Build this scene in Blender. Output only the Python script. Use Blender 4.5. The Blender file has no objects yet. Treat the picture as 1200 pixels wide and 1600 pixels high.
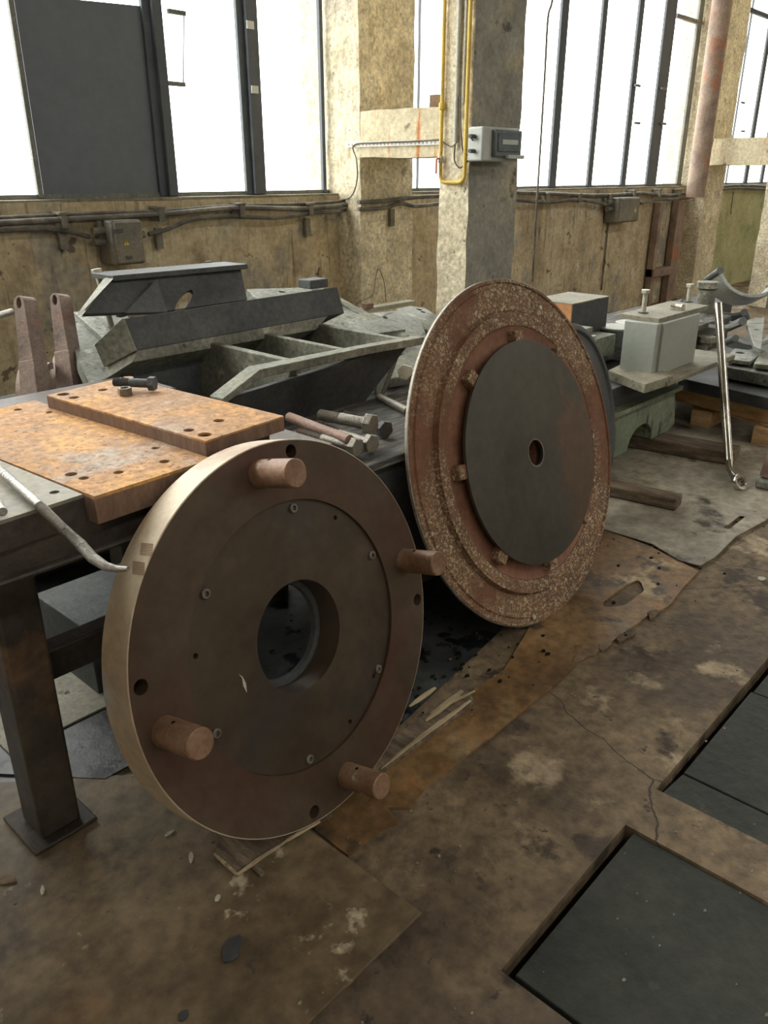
import bpy, math, random
from math import sin, cos, pi, radians, sqrt, atan2, hypot
from mathutils import Matrix, Vector, noise
from mathutils.geometry import tessellate_polygon
random.seed(7)
S = bpy.context.scene
COL = S.collection

# ------------------------------------------------------------------ camera
EYE = 1.5; FPX = 1253.0; PITCH = radians(22.8); AZ = radians(42.5)
fw = Vector((cos(PITCH)*cos(AZ), cos(PITCH)*sin(AZ), -sin(PITCH)))
rt = Vector((sin(AZ), -cos(AZ), 0)); up = rt.cross(fw)
cd = bpy.data.cameras.new('camera'); cam = bpy.data.objects.new('camera', cd); COL.objects.link(cam)
cam.matrix_world = Matrix(((rt.x, up.x, -fw.x, 0), (rt.y, up.y, -fw.y, 0), (rt.z, up.z, -fw.z, EYE), (0, 0, 0, 1)))
cd.sensor_fit = 'VERTICAL'; cd.sensor_height = 36.0; cd.lens = FPX/1600*36.0; cd.clip_start = .02
S.camera = cam

# ------------------------------------------------------------------ world, exposure
S.view_settings.view_transform = 'Standard'; S.view_settings.look = 'None'
S.view_settings.gamma = 1; S.view_settings.use_curve_mapping = False
S.view_settings.exposure = 0.0
S.cycles.use_denoising = True
S.cycles.max_bounces = 10; S.cycles.diffuse_bounces = 5; S.cycles.sample_clamp_indirect = 6
w = bpy.data.worlds.new('overcast_sky'); S.world = w; w.use_nodes = True
nt = w.node_tree; nt.nodes.clear()
tc = nt.nodes.new('ShaderNodeTexCoord'); sx = nt.nodes.new('ShaderNodeSeparateXYZ')
rp = nt.nodes.new('ShaderNodeValToRGB'); rp.color_ramp.elements[0].position = .38; rp.color_ramp.elements[0].color = (.22, .22, .2, 1)
rp.color_ramp.elements[1].position = .46; rp.color_ramp.elements[1].color = (1, .975, .91, 1)
mp = nt.nodes.new('ShaderNodeMapRange'); mp.inputs[1].default_value = -1; mp.inputs[2].default_value = 1
bg = nt.nodes.new('ShaderNodeBackground'); bg.inputs[1].default_value = 9.0; wo = nt.nodes.new('ShaderNodeOutputWorld')
nt.links.new(tc.outputs['Generated'], sx.inputs[0]); nt.links.new(sx.outputs[2], mp.inputs[0])
nt.links.new(mp.outputs[0], rp.inputs[0]); nt.links.new(rp.outputs[0], bg.inputs[0]); nt.links.new(bg.outputs[0], wo.inputs[0])

def portal(loc, rot, sx_, sy_):     # guides the sky light through an opening, gives no light itself
    l = bpy.data.lights.new('window_portal', 'AREA'); l.shape = 'RECTANGLE'; l.size = sx_; l.size_y = sy_
    l.cycles.is_portal = True
    o = bpy.data.objects.new('window_portal', l); o.location = loc; o.rotation_euler = rot; COL.objects.link(o)
portal((2.0, 4.9, 3.4), (radians(-90), 0, 0), 12.0, 4.2)
portal((14.0, 4.9, 3.4), (radians(-90), 0, 0), 12.0, 4.2)
portal((10.0, -11.8, 5.65), (radians(90), 0, 0), 36.0, .5)
portal((10.0, -4.5, 7.3), (0, 0, 0), 36.0, 1.0)  # for the roof slot, an unseen opening added as fill

# ------------------------------------------------------------------ materials
def _n(t, k): return t.nodes.new(k)
def mat(name, cols, scale=4.0, rough=.75, metal=0.0, bump=.25, bscale=None, stretch=(1, 1, 1), layers=(), rvar=.12, spec=.5, crack=0, grain=.2):
    """cols: colours over a fractal noise; layers: (colour, scale, threshold, softness[, stretch]) patches of rust, dirt or flaked paint"""
    m = bpy.data.materials.new(name); m.use_nodes = True; t = m.node_tree
    b = t.nodes['Principled BSDF']; L = t.links.new
    co = _n(t, 'ShaderNodeTexCoord')
    def nz(sc, st, det=8, off=0):
        mpn = _n(t, 'ShaderNodeMapping'); mpn.inputs['Scale'].default_value = st; mpn.inputs['Location'].default_value = (off, off*.7, off*.3)
        L(co.outputs['Object'], mpn.inputs[0])
        n = _n(t, 'ShaderNodeTexNoise'); n.inputs['Scale'].default_value = sc; n.inputs['Detail'].default_value = det; n.inputs['Roughness'].default_value = .62
        L(mpn.outputs[0], n.inputs['Vector']); return n.outputs['Fac']
    base = nz(scale, stretch)
    r = _n(t, 'ShaderNodeValToRGB'); e = r.color_ramp.elements
    k = len(cols)
    for i, c in enumerate(cols):
        p = .32 + .36*i/max(1, k-1)
        if i < 2: e[i].position = p; e[i].color = (*c, 1)
        else:
            q = e.new(p); q.color = (*c, 1)
    L(base, r.inputs[0]); out = r.outputs[0]
    for j, ly in enumerate(layers):
        c, sc, th, so = ly[:4]; st = ly[4] if len(ly) > 4 else (1, 1, 1)
        f = nz(sc, st, 6, 3.1*(j+1))
        mr = _n(t, 'ShaderNodeMapRange'); mr.inputs[1].default_value = th; mr.inputs[2].default_value = th+so
        L(f, mr.inputs[0])
        mx = _n(t, 'ShaderNodeMix'); mx.data_type = 'RGBA'; L(mr.outputs[0], mx.inputs[0]); L(out, mx.inputs[6]); mx.inputs[7].default_value = (*c, 1)
        out = mx.outputs[2]
    if grain:
        for sc_, am, of in ((scale*13, grain, 5), (scale*3.7, grain*.45, 13)):
            gm = _n(t, 'ShaderNodeMapRange'); gm.inputs[1].default_value = .32; gm.inputs[2].default_value = .68
            gm.inputs[3].default_value = 1-am; gm.inputs[4].default_value = 1+am; L(nz(sc_, stretch, 5, of), gm.inputs[0])
            vm = _n(t, 'ShaderNodeVectorMath'); vm.operation = 'SCALE'; L(out, vm.inputs[0]); L(gm.outputs[0], vm.inputs['Scale']); out = vm.outputs[0]
    if crack:
        vo = _n(t, 'ShaderNodeTexVoronoi'); vo.feature = 'DISTANCE_TO_EDGE'; vo.inputs['Scale'].default_value = crack
        ad = _n(t, 'ShaderNodeMix'); ad.data_type = 'VECTOR'; ad.inputs[0].default_value = .12
        nn = _n(t, 'ShaderNodeTexNoise'); nn.inputs['Scale'].default_value = 3.5; nn.inputs['Detail'].default_value = 8
        L(co.outputs['Object'], nn.inputs['Vector']); L(co.outputs['Object'], ad.inputs[4]); L(nn.outputs['Color'], ad.inputs[5]); L(ad.outputs[1], vo.inputs['Vector'])
        m1 = _n(t, 'ShaderNodeMapRange'); m1.inputs[1].default_value = .001; m1.inputs[2].default_value = .0045; m1.inputs[3].default_value = 1; m1.inputs[4].default_value = 0
        L(vo.outputs['Distance'], m1.inputs[0])
        m2 = _n(t, 'ShaderNodeMapRange'); m2.inputs[1].default_value = .5; m2.inputs[2].default_value = .56; L(nz(1.3, (1, 1, 1), 3, 21), m2.inputs[0])
        mm = _n(t, 'ShaderNodeMath'); mm.operation = 'MULTIPLY'; L(m1.outputs[0], mm.inputs[0]); L(m2.outputs[0], mm.inputs[1])
        mx = _n(t, 'ShaderNodeMix'); mx.data_type = 'RGBA'; L(mm.outputs[0], mx.inputs[0]); L(out, mx.inputs[6]); mx.inputs[7].default_value = (.03, .022, .015, 1); out = mx.outputs[2]
    L(out, b.inputs['Base Color'])
    b.inputs['Metallic'].default_value = metal
    b.inputs['Specular IOR Level'].default_value = spec
    rr = _n(t, 'ShaderNodeMapRange'); rr.inputs[1].default_value = .3; rr.inputs[2].default_value = .7
    rr.inputs[3].default_value = max(.05, rough-rvar); rr.inputs[4].default_value = min(1, rough+rvar)
    L(base, rr.inputs[0]); L(rr.outputs[0], b.inputs['Roughness'])
    if bump:
        bn = _n(t, 'ShaderNodeBump'); bn.inputs['Strength'].default_value = bump; bn.inputs['Distance'].default_value = .01
        L(nz(bscale or scale*6, stretch, 6, 9), bn.inputs['Height']); L(bn.outputs[0], b.inputs['Normal'])
    return m
def gmat(*a, **k): return mat(*a, grain=.34, **k)
def flat(name, c, rough=.5, metal=0, emis=None):
    return mat(name, [tuple(x*.85 for x in c), c], 9, rough, metal, .06, grain=.06)

M = {}
M['plaster'] = mat('stained_yellow_plaster', [(.33, .255, .15), (.52, .42, .26), (.63, .54, .36)], 2.2, .85, 0, .6, 26,
    layers=[((.32, .23, .13), 6, .52, .2, (1, 1, .6)), ((.27, .25, .21), 1.7, .52, .14), ((.13, .1, .075), 15, .555, .2, (1.5, 1.5, .1)), ((.09, .07, .05), 34, .61, .1, (1.3, 1.3, .07)), ((.55, .5, .38), 5, .6, .05), ((.16, .12, .08), 9, .64, .03), ((.1, .08, .06), 46, .66, .04)])
M['plaster_green'] = mat('green_stained_plaster', [(.36, .33, .15), (.48, .46, .25)], 2.2, .85, 0, .4, 22, layers=[((.2, .26, .09), 2.5, .5, .2), ((.12, .09, .05), 22, .6, .08, (1.5, 1.5, .12))])
M['column'] = gmat('limewashed_concrete', [(.5, .43, .29), (.66, .58, .41), (.74, .67, .5)], 3, .85, 0, .9, 14,
    layers=[((.36, .3, .2), 6, .62, .06), ((.42, .38, .3), 2.0, .55, .2), ((.14, .12, .09), 24, .65, .04), ((.46, .37, .23), 12, .6, .08, (1, 1, .3))])
M['column_grey'] = mat('bare_grey_concrete', [(.2, .19, .155), (.3, .285, .235), (.38, .36, .3)], 2.6, .85, 0, .8, 16,  # darker grey, used only on the column's front face
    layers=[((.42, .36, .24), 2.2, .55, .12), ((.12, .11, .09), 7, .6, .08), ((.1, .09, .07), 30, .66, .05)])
M['beam'] = mat('rust_streaked_concrete', [(.5, .42, .27), (.68, .6, .42)], 3, .85, 0, .8, 16,
    layers=[((.5, .2, .06), 9, .57, .1, (1, 1.6, .1)), ((.25, .2, .13), 8, .6, .08)])
M['floor'] = mat('brown_worn_concrete', [(.08, .054, .03), (.155, .11, .063), (.245, .182, .108)], 1.8, .72, 0, .8, 26,
    layers=[((.1, .07, .043), 1.3, .52, .08), ((.33, .255, .16), 3.0, .57, .06), ((.06, .042, .027), 3.8, .58, .05), ((.05, .036, .026), 17, .63, .05), ((.5, .45, .36), 70, .73, .02)], crack=1.5, grain=.4)
M['floor_plate'] = gmat('rusty_dusty_floor_sheet', [(.09, .062, .035), (.175, .127, .073), (.27, .208, .125)], 1.6, .55, .0, .3, 30,
    layers=[((.2, .115, .055), 1.5, .55, .12), ((.06, .048, .036), 3.2, .6, .1), ((.45, .38, .26), 7, .62, .05), ((.07, .055, .04), 22, .66, .04), ((.55, .5, .4), 60, .75, .02)])
M['floor_rust'] = gmat('orange_rust_floor_sheet', [(.1, .058, .026), (.2, .115, .048), (.3, .185, .082)], 2.2, .5, .0, .3, 24,
    layers=[((.36, .165, .055), 2.4, .57, .14), ((.07, .048, .03), 5, .56, .08), ((.42, .3, .16), 3.1, .62, .05), ((.025, .02, .018), 4, .62, .06), ((.26, .2, .11), 2.0, .6, .1)])
M['floor_grey'] = gmat('grey_floor_sheet', [(.15, .13, .1), (.28, .245, .185), (.4, .355, .27)], 1.5, .5, .0, .2, 20,
    layers=[((.04, .035, .028), 4, .6, .08), ((.03, .02, .015), 28, .68, .03), ((.4, .38, .34), 50, .75, .02)])
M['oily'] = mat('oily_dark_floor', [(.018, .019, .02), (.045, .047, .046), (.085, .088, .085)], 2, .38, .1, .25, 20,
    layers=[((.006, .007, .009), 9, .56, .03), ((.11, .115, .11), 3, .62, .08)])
M['pit'] = mat('black_pit_cover', [(.016, .018, .015), (.032, .035, .028), (.055, .056, .045)], 2.5, .62, 0, .5, 30,
    layers=[((.075, .07, .055), 6, .66, .08), ((.25, .24, .2), 80, .74, .02)], spec=.3, grain=0.15)
M['void'] = mat('pit_edge', [(.01, .01, .008), (.02, .018, .014)], 5, .9, 0, .2, spec=.1)
M['steel_brown'] = mat('machined_brown_steel', [(.06, .04, .025), (.092, .065, .041), (.125, .094, .063)], 2.2, .45, .35, .08, 60,
    layers=[((.085, .038, .026), 1.5, .53, .15), ((.24, .2, .17), 40, .78, .03)], grain=0.12)
M['steel_rim'] = mat('machined_tan_rim', [(.34, .24, .15), (.5, .4, .28), (.6, .51, .38)], 3, .5, .15, .15, 50,
    layers=[((.3, .17, .1), 3, .56, .14), ((.42, .46, .47), 2.6, .63, .08)], grain=0.12)
M['hub'] = mat('dark_machined_hub_steel', [(.05, .035, .022), (.078, .056, .036), (.108, .08, .053)], 2, .42, .35, .06, 60, layers=[((.045, .042, .04), 3, .52, .2)], grain=0.12)
M['peg'] = mat('rust_peg', [(.16, .085, .048), (.26, .15, .09), (.33, .215, .145)], 8, .6, .3, .25, 60, layers=[((.5, .42, .36), 14, .62, .08)])
M['ring_rust'] = mat('flaking_painted_rust', [(.11, .055, .032), (.2, .105, .058), (.26, .145, .08)], 3, .7, .1, .7, 120,
    layers=[((.44, .34, .2), 110, .52, .06), ((.58, .49, .33), 60, .59, .04), ((.19, .085, .042), 2.6, .5, .1), ((.12, .07, .05), 150, .58, .04)])
M['ring_smooth'] = mat('red_brown_rust', [(.13, .055, .032), (.21, .095, .055), (.27, .135, .075)], 4, .6, .2, .3, 50)
M['disc_edge'] = mat('pale_disc_edge', [(.2, .17, .13), (.34, .31, .25)], 6, .5, .4, .3, 60, layers=[((.12, .08, .06), 12, .58, .08)])
M['plate_dark'] = mat('smooth_dark_steel_plate', [(.05, .046, .038), (.075, .068, .055), (.1, .086, .066)], 1.8, .42, .5, .05, 60,
    layers=[((.12, .078, .053), 1.9, .54, .05, (1, .5, 1)), ((.3, .28, .24), 45, .78, .02)], grain=0.12)
M['orange'] = gmat('orange_rusted_steel', [(.3, .19, .12), (.42, .24, .12), (.54, .28, .09)], 3.2, .75, .15, .25, 110,
    layers=[((.62, .33, .1), 2.2, .53, .1), ((.4, .32, .25), 3.1, .56, .08), ((.27, .14, .08), 70, .57, .05), ((.52, .42, .32), 55, .64, .05), ((.2, .09, .05), 26, .66, .04)])
M['orange_grey'] = mat('grey_and_rust_steel', [(.4, .34, .27), (.46, .36, .26), (.58, .35, .16)], 3.0, .65, .2, .25, 110, layers=[((.3, .14, .08), 95, .64, .05)])
M['plate_side'] = mat('scaled_plate_edge', [(.15, .085, .055), (.26, .16, .105)], 6, .8, .2, .5, 60, stretch=(6, 6, 1))
M['slab_grey'] = mat('dusty_grey_steel', [(.14, .13, .105), (.22, .2, .16), (.3, .27, .2)], 4, .6, .3, .2, 60, layers=[((.55, .32, .15), 4, .62, .08)])
M['bench'] = mat('dark_bench_steel', [(.035, .03, .026), (.07, .058, .048), (.1, .08, .062)], 4, .55, .45, .3, 50, layers=[((.13, .075, .045), 3.5, .6, .1)])
M['leg'] = mat('greasy_leg_steel', [(.045, .037, .03), (.085, .07, .055), (.15, .11, .075)], 2.5, .5, .4, .2, 40, layers=[((.2, .12, .07), 3, .58, .12)])
M['cast'] = gmat('grey_green_casting', [(.12, .12, .095), (.21, .21, .165), (.32, .31, .25)], 4, .7, .25, .35, 60, layers=[((.42, .4, .32), 5, .58, .1), ((.09, .08, .06), 9, .62, .06)])
M['cast_dark'] = mat('sooty_casting', [(.05, .053, .055), (.085, .089, .09), (.13, .132, .126)], 4, .65, .3, .35, 50)  # bluish lift painted in for window glare over the dark castings
M['cast_pale'] = gmat('pale_blue_grey_casting', [(.12, .125, .105), (.21, .215, .185), (.32, .325, .275)], 4, .6, .3, .35, 60, layers=[((.08, .08, .07), 22, .6, .05), ((.42, .42, .36), 4, .6, .08), ((.14, .13, .11), 6, .58, .06)])
M['red_lever'] = mat('worn_red_lever', [(.13, .09, .075), (.25, .185, .15), (.36, .29, .24)], 7, .65, .2, .4, 70, layers=[((.28, .13, .1), 8, .58, .12)])
M['lever_dark'] = mat('dark_lever_face', [(.05, .042, .04), (.1, .08, .075)], 7, .6, .3, .3, 50)
M['bolt'] = mat('dull_bolt_steel', [(.13, .12, .1), (.22, .2, .165), (.32, .29, .24)], 12, .5, .6, .25, 90, layers=[((.22, .13, .08), 14, .6, .08)])
M['bolt_rust'] = mat('rusty_bolt', [(.14, .08, .06), (.24, .15, .11), (.3, .21, .17)], 12, .6, .4, .4, 90)
M['bolt_pale'] = mat('zinc_bolt', [(.42, .4, .32), (.6, .57, .46)], 14, .5, .5, .2, 80)
M['bar'] = mat('galvanised_bar', [(.2, .19, .17), (.32, .3, .27), (.42, .39, .35)], 14, .45, .6, .3, 90)
M['chrome'] = mat('worn_chrome', [(.5, .46, .38), (.68, .64, .56)], 10, .22, .95, .04, 50, grain=0.03)
M['mullion'] = mat('blue_grey_window_steel', [(.07, .08, .092), (.115, .128, .142)], 5, .6, .2, .2, 50, layers=[((.3, .3, .28), 28, .7, .03)], grain=0.08)  # blue-grey lift in this colour stands in for glare at the windows
M['mullion_light'] = mat('weathered_window_steel', [(.12, .13, .12), (.24, .24, .21)], 7, .6, .2, .3, 50, layers=[((.4, .4, .36), 20, .66, .05)])
M['panel'] = mat('grey_blue_sheet', [(.12, .137, .158), (.145, .163, .183)], 1.5, .55, .15, .05, 30, layers=[((.13, .125, .115), 12, .68, .05)], grain=0.07)  # sheet colour lightened and blued to carry the veiling glare
M['cable'] = mat('dusty_black_cable', [(.06, .055, .045), (.13, .12, .1), (.26, .24, .19)], 9, .75, 0, .2, 60)
M['jbox'] = mat('grimy_junction_box', [(.09, .085, .07), (.17, .155, .12), (.25, .22, .16)], 5, .6, .1, .2, 50)
M['grey_box'] = mat('light_grey_plastic', [(.4, .42, .38), (.5, .52, .48)], 5, .45, 0, .03, 40, grain=0.04)
M['grey_pipe'] = mat('grey_conduit', [(.36, .35, .3), (.46, .45, .4)], 6, .6, 0, .1, 40)
M['yellow'] = mat('yellow_gas_pipe', [(.55, .36, .05), (.7, .48, .08)], 8, .5, 0, .1, 40, layers=[((.4, .42, .14), 9, .62, .06)])
M['rust_pipe'] = mat('rusty_down_pipe', [(.16, .11, .085), (.28, .2, .15), (.36, .27, .2)], 5, .7, .1, .4, 40, layers=[((.36, .14, .07), 3, .56, .1)])
M['wood'] = mat('weathered_timber', [(.09, .06, .035), (.2, .14, .085), (.33, .25, .16)], 5, .85, 0, .6, 24, stretch=(1, 7, 7))
M['wood_y'] = gmat('grimy_timber', [(.06, .045, .03), (.14, .1, .065), (.24, .18, .12)], 5, .85, 0, .6, 24, stretch=(7, 1, 7))
M['wood_orange'] = mat('orange_pallet_board', [(.42, .24, .11), (.62, .39, .19), (.74, .52, .3)], 4, .8, 0, .4, 30, stretch=(7, 1, 7))
M['wood_black'] = mat('charred_sleeper', [(.03, .03, .028), (.075, .072, .065), (.24, .23, .2)], 6, .8, 0, 1.0, 14, stretch=(1.2, 6, 6))
M['wood_pale'] = mat('splintered_wood', [(.22, .16, .08), (.42, .33, .19), (.55, .45, .28)], 8, .8, 0, .8, 30, stretch=(1, 7, 7))
M['green_bed'] = mat('dirty_green_machine_paint', [(.1, .12, .08), (.17, .2, .135), (.24, .26, .18)], 3, .6, .1, .3, 30, layers=[((.05, .05, .035), 12, .58, .08, (1, 1, .25)), ((.28, .27, .19), 6, .64, .06)])
M['dusty'] = mat('dusty_machine_top', [(.15, .14, .1), (.25, .23, .165), (.36, .32, .23)], 5, .75, .1, .3, 50, layers=[((.12, .1, .07), 12, .6, .06)])
M['block_grey'] = mat('smooth_grey_block', [(.32, .34, .3), (.38, .4, .355)], 2.5, .5, .2, .05, 40, layers=[((.5, .5, .46), 40, .76, .02)], grain=0.05)
M['block_dark'] = mat('black_block', [(.04, .042, .044), (.07, .073, .074)], 3, .6, .2, .1, 40)
M['tin'] = mat('dull_tin', [(.1, .11, .11), (.17, .18, .18)], 5, .5, .3, .1, 40)
M['tin_lid'] = mat('dusty_tin_lid', [(.3, .3, .26), (.42, .42, .37)], 8, .6, .3, .1, 40)
M['paper'] = mat('dusty_pale_sheet', [(.3, .28, .22), (.42, .4, .32)], 6, .8, 0, .2, 40, layers=[((.12, .1, .07), 14, .62, .06)])
M['chip'] = mat('pale_chip', [(.4, .38, .3), (.55, .52, .44)], 20, .8, 0, .2, 60)
M['grit'] = mat('loose_grit', [(.05, .04, .03), (.2, .17, .12), (.42, .38, .3)], 30, .9, 0, 0)
M['ceiling'] = flat('dull_ceiling', (.3, .28, .24), .9)
M['outer_wall'] = flat('dull_wall', (.3, .26, .18), .9)
M['white'] = flat('white_label', (.75, .75, .7), .6)
M['shoe'] = mat('bright_worn_shoe_steel', [(.22, .23, .22), (.38, .4, .38), (.5, .52, .5)], 4, .35, .35, .1, 30)
M['warn'] = flat('yellow_warning', (.75, .55, .05), .6)
M['orange_paint'] = mat('orange_red_timber_end', [(.45, .2, .08), (.62, .3, .12)], 9, .8, 0, .3)
M['red_tap'] = flat('orange_tap_handle', (.55, .2, .08), .6)
M['black'] = flat('black_rubber', (.02, .02, .02), .7)
M['screen'] = mat('smoked_window', [(.06, .08, .09), (.12, .15, .17)], 3, .15, 0, 0)
g = bpy.data.materials.new('thin_window_glass'); g.use_nodes = True; t = g.node_tree; t.nodes.clear()
a_ = t.nodes.new('ShaderNodeBsdfTransparent'); a_.inputs[0].default_value = (.93, .95, .96, 1); b_ = t.nodes.new('ShaderNodeBsdfGlossy'); b_.inputs['Roughness'].default_value = .1
x_ = t.nodes.new('ShaderNodeMixShader'); x_.inputs[0].default_value = .012; o_ = t.nodes.new('ShaderNodeOutputMaterial')
t.links.new(a_.outputs[0], x_.inputs[1]); t.links.new(b_.outputs[0], x_.inputs[2]); t.links.new(x_.outputs[0], o_.inputs[0]); M['glass'] = g

# ------------------------------------------------------------------ geometry helpers
WM = {}
def thing(name, label, cat, loc=(0, 0, 0), mtx=None, group=None, kind=None):
    o = bpy.data.objects.new(name, None); COL.objects.link(o); o.empty_display_size = .05
    m = mtx if mtx is not None else Matrix.Translation(loc)
    o.matrix_world = m; WM[o.name] = m.copy()
    tag(o, label, cat, group, kind); return o
def tag(o, label=None, cat=None, group=None, kind=None):
    if label: o['label'] = label
    if cat: o['category'] = cat
    if group: o['group'] = group
    if kind: o['kind'] = kind
    return o
def frame(n, upv=None):
    """matrix whose Z is n"""
    n = Vector(n).normalized(); a = Vector(upv) if upv else (Vector((0, 0, 1)) if abs(n.z) < .9 else Vector((1, 0, 0)))
    x = a.cross(n).normalized(); y = n.cross(x)
    return Matrix(((x.x, y.x, n.x), (x.y, y.y, n.y), (x.z, y.z, n.z)))
class MB:
    def __init__(s): s.v = []; s.f = []
    def add(s, vs, fs):
        k = len(s.v); s.v += [Vector(p) for p in vs]; s.f += [tuple(i+k for i in q) for q in fs]; return s
    def box(s, x0, x1, y0, y1, z0, z1, R=None, c=None):
        vs = [Vector((x, y, z)) for z in (z0, z1) for y in (y0, y1) for x in (x0, x1)]
        if R is not None:
            c = Vector(c) if c is not None else Vector(((x0+x1)/2, (y0+y1)/2, (z0+z1)/2)); vs = [R @ (p-c)+c for p in vs]
        return s.add(vs, [(0, 2, 3, 1), (4, 5, 7, 6), (0, 1, 5, 4), (2, 6, 7, 3), (0, 4, 6, 2), (1, 3, 7, 5)])
    def hexa(s, b, t):   # 4 bottom, 4 top points in ring order
        return s.add(list(b)+list(t), [(3, 2, 1, 0), (4, 5, 6, 7)]+[(i, (i+1) % 4, 4+(i+1) % 4, 4+i) for i in range(4)])
    def cyl(s, p0, p1, r0, r1=None, n=24, ph=0, caps=True):
        p0 = Vector(p0); p1 = Vector(p1); r1 = r0 if r1 is None else r1; F = frame(p1-p0); vs = []
        for p, r in ((p0, r0), (p1, r1)):
            for i in range(n):
                a = ph+2*pi*i/n; vs.append(p+F @ Vector((r*cos(a), r*sin(a), 0)))
        fs = [(i, (i+1) % n, n+(i+1) % n, n+i) for i in range(n)]
        if caps: fs += [tuple(range(n-1, -1, -1)), tuple(range(n, 2*n))]
        return s.add(vs, fs)
    def tube(s, pts, r, n=10, caps=True):
        pts = [Vector(p) for p in pts]; rs = r if isinstance(r, (list, tuple)) else [r]*len(pts); vs = []; fs = []; F = None; m = len(pts)
        for i, p in enumerate(pts):
            d = (pts[min(i+1, m-1)]-pts[max(i-1, 0)]).normalized()
            if F is None: F = frame(d)
            else:
                x = Vector(F.col[0]); x = (x-d*x.dot(d)).normalized(); y = d.cross(x); F = Matrix(((x.x, y.x, d.x), (x.y, y.y, d.y), (x.z, y.z, d.z)))
            for k in range(n): vs.append(p+F @ Vector((rs[i]*cos(2*pi*k/n), rs[i]*sin(2*pi*k/n), 0)))
        for i in range(m-1):
            for k in range(n): fs.append((i*n+k, i*n+(k+1) % n, (i+1)*n+(k+1) % n, (i+1)*n+k))
        if caps: fs += [tuple(range(n-1, -1, -1)), tuple(range((m-1)*n, m*n))]
        return s.add(vs, fs)
    def lathe(s, prof, n=96, close=True, T=None):
        vs = []; fs = []; m = len(prof)
        for i in range(n):
            a = 2*pi*i/n
            for r, z in prof: vs.append(Vector((r*cos(a), r*sin(a), z)))
        for i in range(n):
            j = (i+1) % n
            for k in range(m if close else m-1):
                l = (k+1) % m; fs.append((i*m+k, j*m+k, j*m+l, i*m+l))
        if T is not None: vs = [T @ p for p in vs]
        return s.add(vs, fs)
    def prism(s, outer, th, T=None, holes=()):
        """outline (and holes) in XY, extruded from z=0 to z=th, placed by T"""
        loops = [[Vector((p[0], p[1], 0)) for p in l] for l in [outer]+list(holes)]
        def area(l): return sum(l[i].x*l[(i+1) % len(l)].y-l[(i+1) % len(l)].x*l[i].y for i in range(len(l)))
        if area(loops[0]) < 0: loops[0].reverse()
        for h in loops[1:]:
            if area(h) > 0: h.reverse()
        flatl = [p for l in loops for p in l]; N = len(flatl)
        vs = [p.copy() for p in flatl]+[Vector((p.x, p.y, th)) for p in flatl]
        if len(loops) == 1: fs = [tuple(range(N-1, -1, -1)), tuple(range(N, 2*N))]
        else:
            fs = []
            for tr in tessellate_polygon(loops):
                a, b, c = tr; cr = (flatl[b]-flatl[a]).cross(flatl[c]-flatl[a]).z
                if cr < 0: a, c = c, a
                fs += [(c, b, a), (a+N, b+N, c+N)]
        k = 0
        for l in loops:
            n = len(l)
            for i in range(n): fs.append((k+i, k+(i+1) % n, N+k+(i+1) % n, N+k+i))
            k += n
        if th < 0: fs = [tuple(reversed(q)) for q in fs]
        if T is not None: vs = [T @ p for p in vs]
        return s.add(vs, fs)
    def warp(s, amp, sc, seed=0):
        for p in s.v:
            q = noise.noise_vector(p*sc+Vector((seed, seed*2, 0))); p += q*amp
        return s
    def build(s, name, m, parent=None, local=False, bevel=0, seg=2, smooth=40, recalc=False):
        me = bpy.data.meshes.new(name); vs = s.v
        if parent is not None and not local:
            I = WM[parent.name].inverted(); vs = [I @ p for p in vs]
        me.from_pydata([tuple(p) for p in vs], [], s.f); me.validate(); me.materials.append(M[m] if isinstance(m, str) else m)
        if recalc:
            import bmesh
            b = bmesh.new(); b.from_mesh(me); bmesh.ops.recalc_face_normals(b, faces=b.faces); b.to_mesh(me); b.free()
        o = bpy.data.objects.new(name, me); COL.objects.link(o)
        if parent is not None: o.parent = parent; WM[o.name] = WM[parent.name]
        else: WM[o.name] = Matrix.Identity(4)
        if smooth:
            for p in me.polygons: p.use_smooth = True
            me.set_sharp_from_angle(angle=radians(smooth))
        if bevel:
            b = o.modifiers.new('bevel', 'BEVEL'); b.width = bevel; b.segments = seg; b.limit_method = 'ANGLE'; b.angle_limit = radians(40)
            b.harden_normals = False
        return o
def circ(cx, cy, rx, ry=None, n=24, a0=0):
    ry = rx if ry is None else ry; return [(cx+rx*cos(a0+2*pi*i/n), cy+ry*sin(a0+2*pi*i/n)) for i in range(n)]
def slot(cx, cy, l, r, a=0, n=10):
    pts = []
    for sgn, b in ((1, -pi/2), (-1, pi/2)):
        for i in range(n+1): q = b+pi*i/n; pts.append((sgn*l+r*cos(q), r*sin(q)))
    return [(cx+x*cos(a)-y*sin(a), cy+x*sin(a)+y*cos(a)) for x, y in pts]
def children(o): return [c for c in bpy.data.objects if c.parent == o]
def dup(o, m, label=None, parent=None):
    c = o.copy(); COL.objects.link(c)
    if parent is not None: c.parent = parent
    else: c.matrix_world = m; WM[c.name] = m.copy()
    if label: c['label'] = label
    for ch in children(o): dup(ch, None, None, c)
    return c
def ray(px, py):
    return fw+rt*((px-600)/FPX)+up*((800-py)/FPX)
def onz(px, py, z=0.0):      # survey: where the sight line through a photo point meets the level z
    d = ray(px, py); k = (z-EYE)/d.z; return Vector((d.x*k, d.y*k, z))
def ony(px, py, y):          # ... meets the plane at distance y towards the window wall
    d = ray(px, py); k = y/d.y; return Vector((d.x*k, y, EYE+d.z*k))
def onx(px, py, x):
    d = ray(px, py); k = x/d.x; return Vector((x, d.y*k, EYE+d.z*k))
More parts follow.
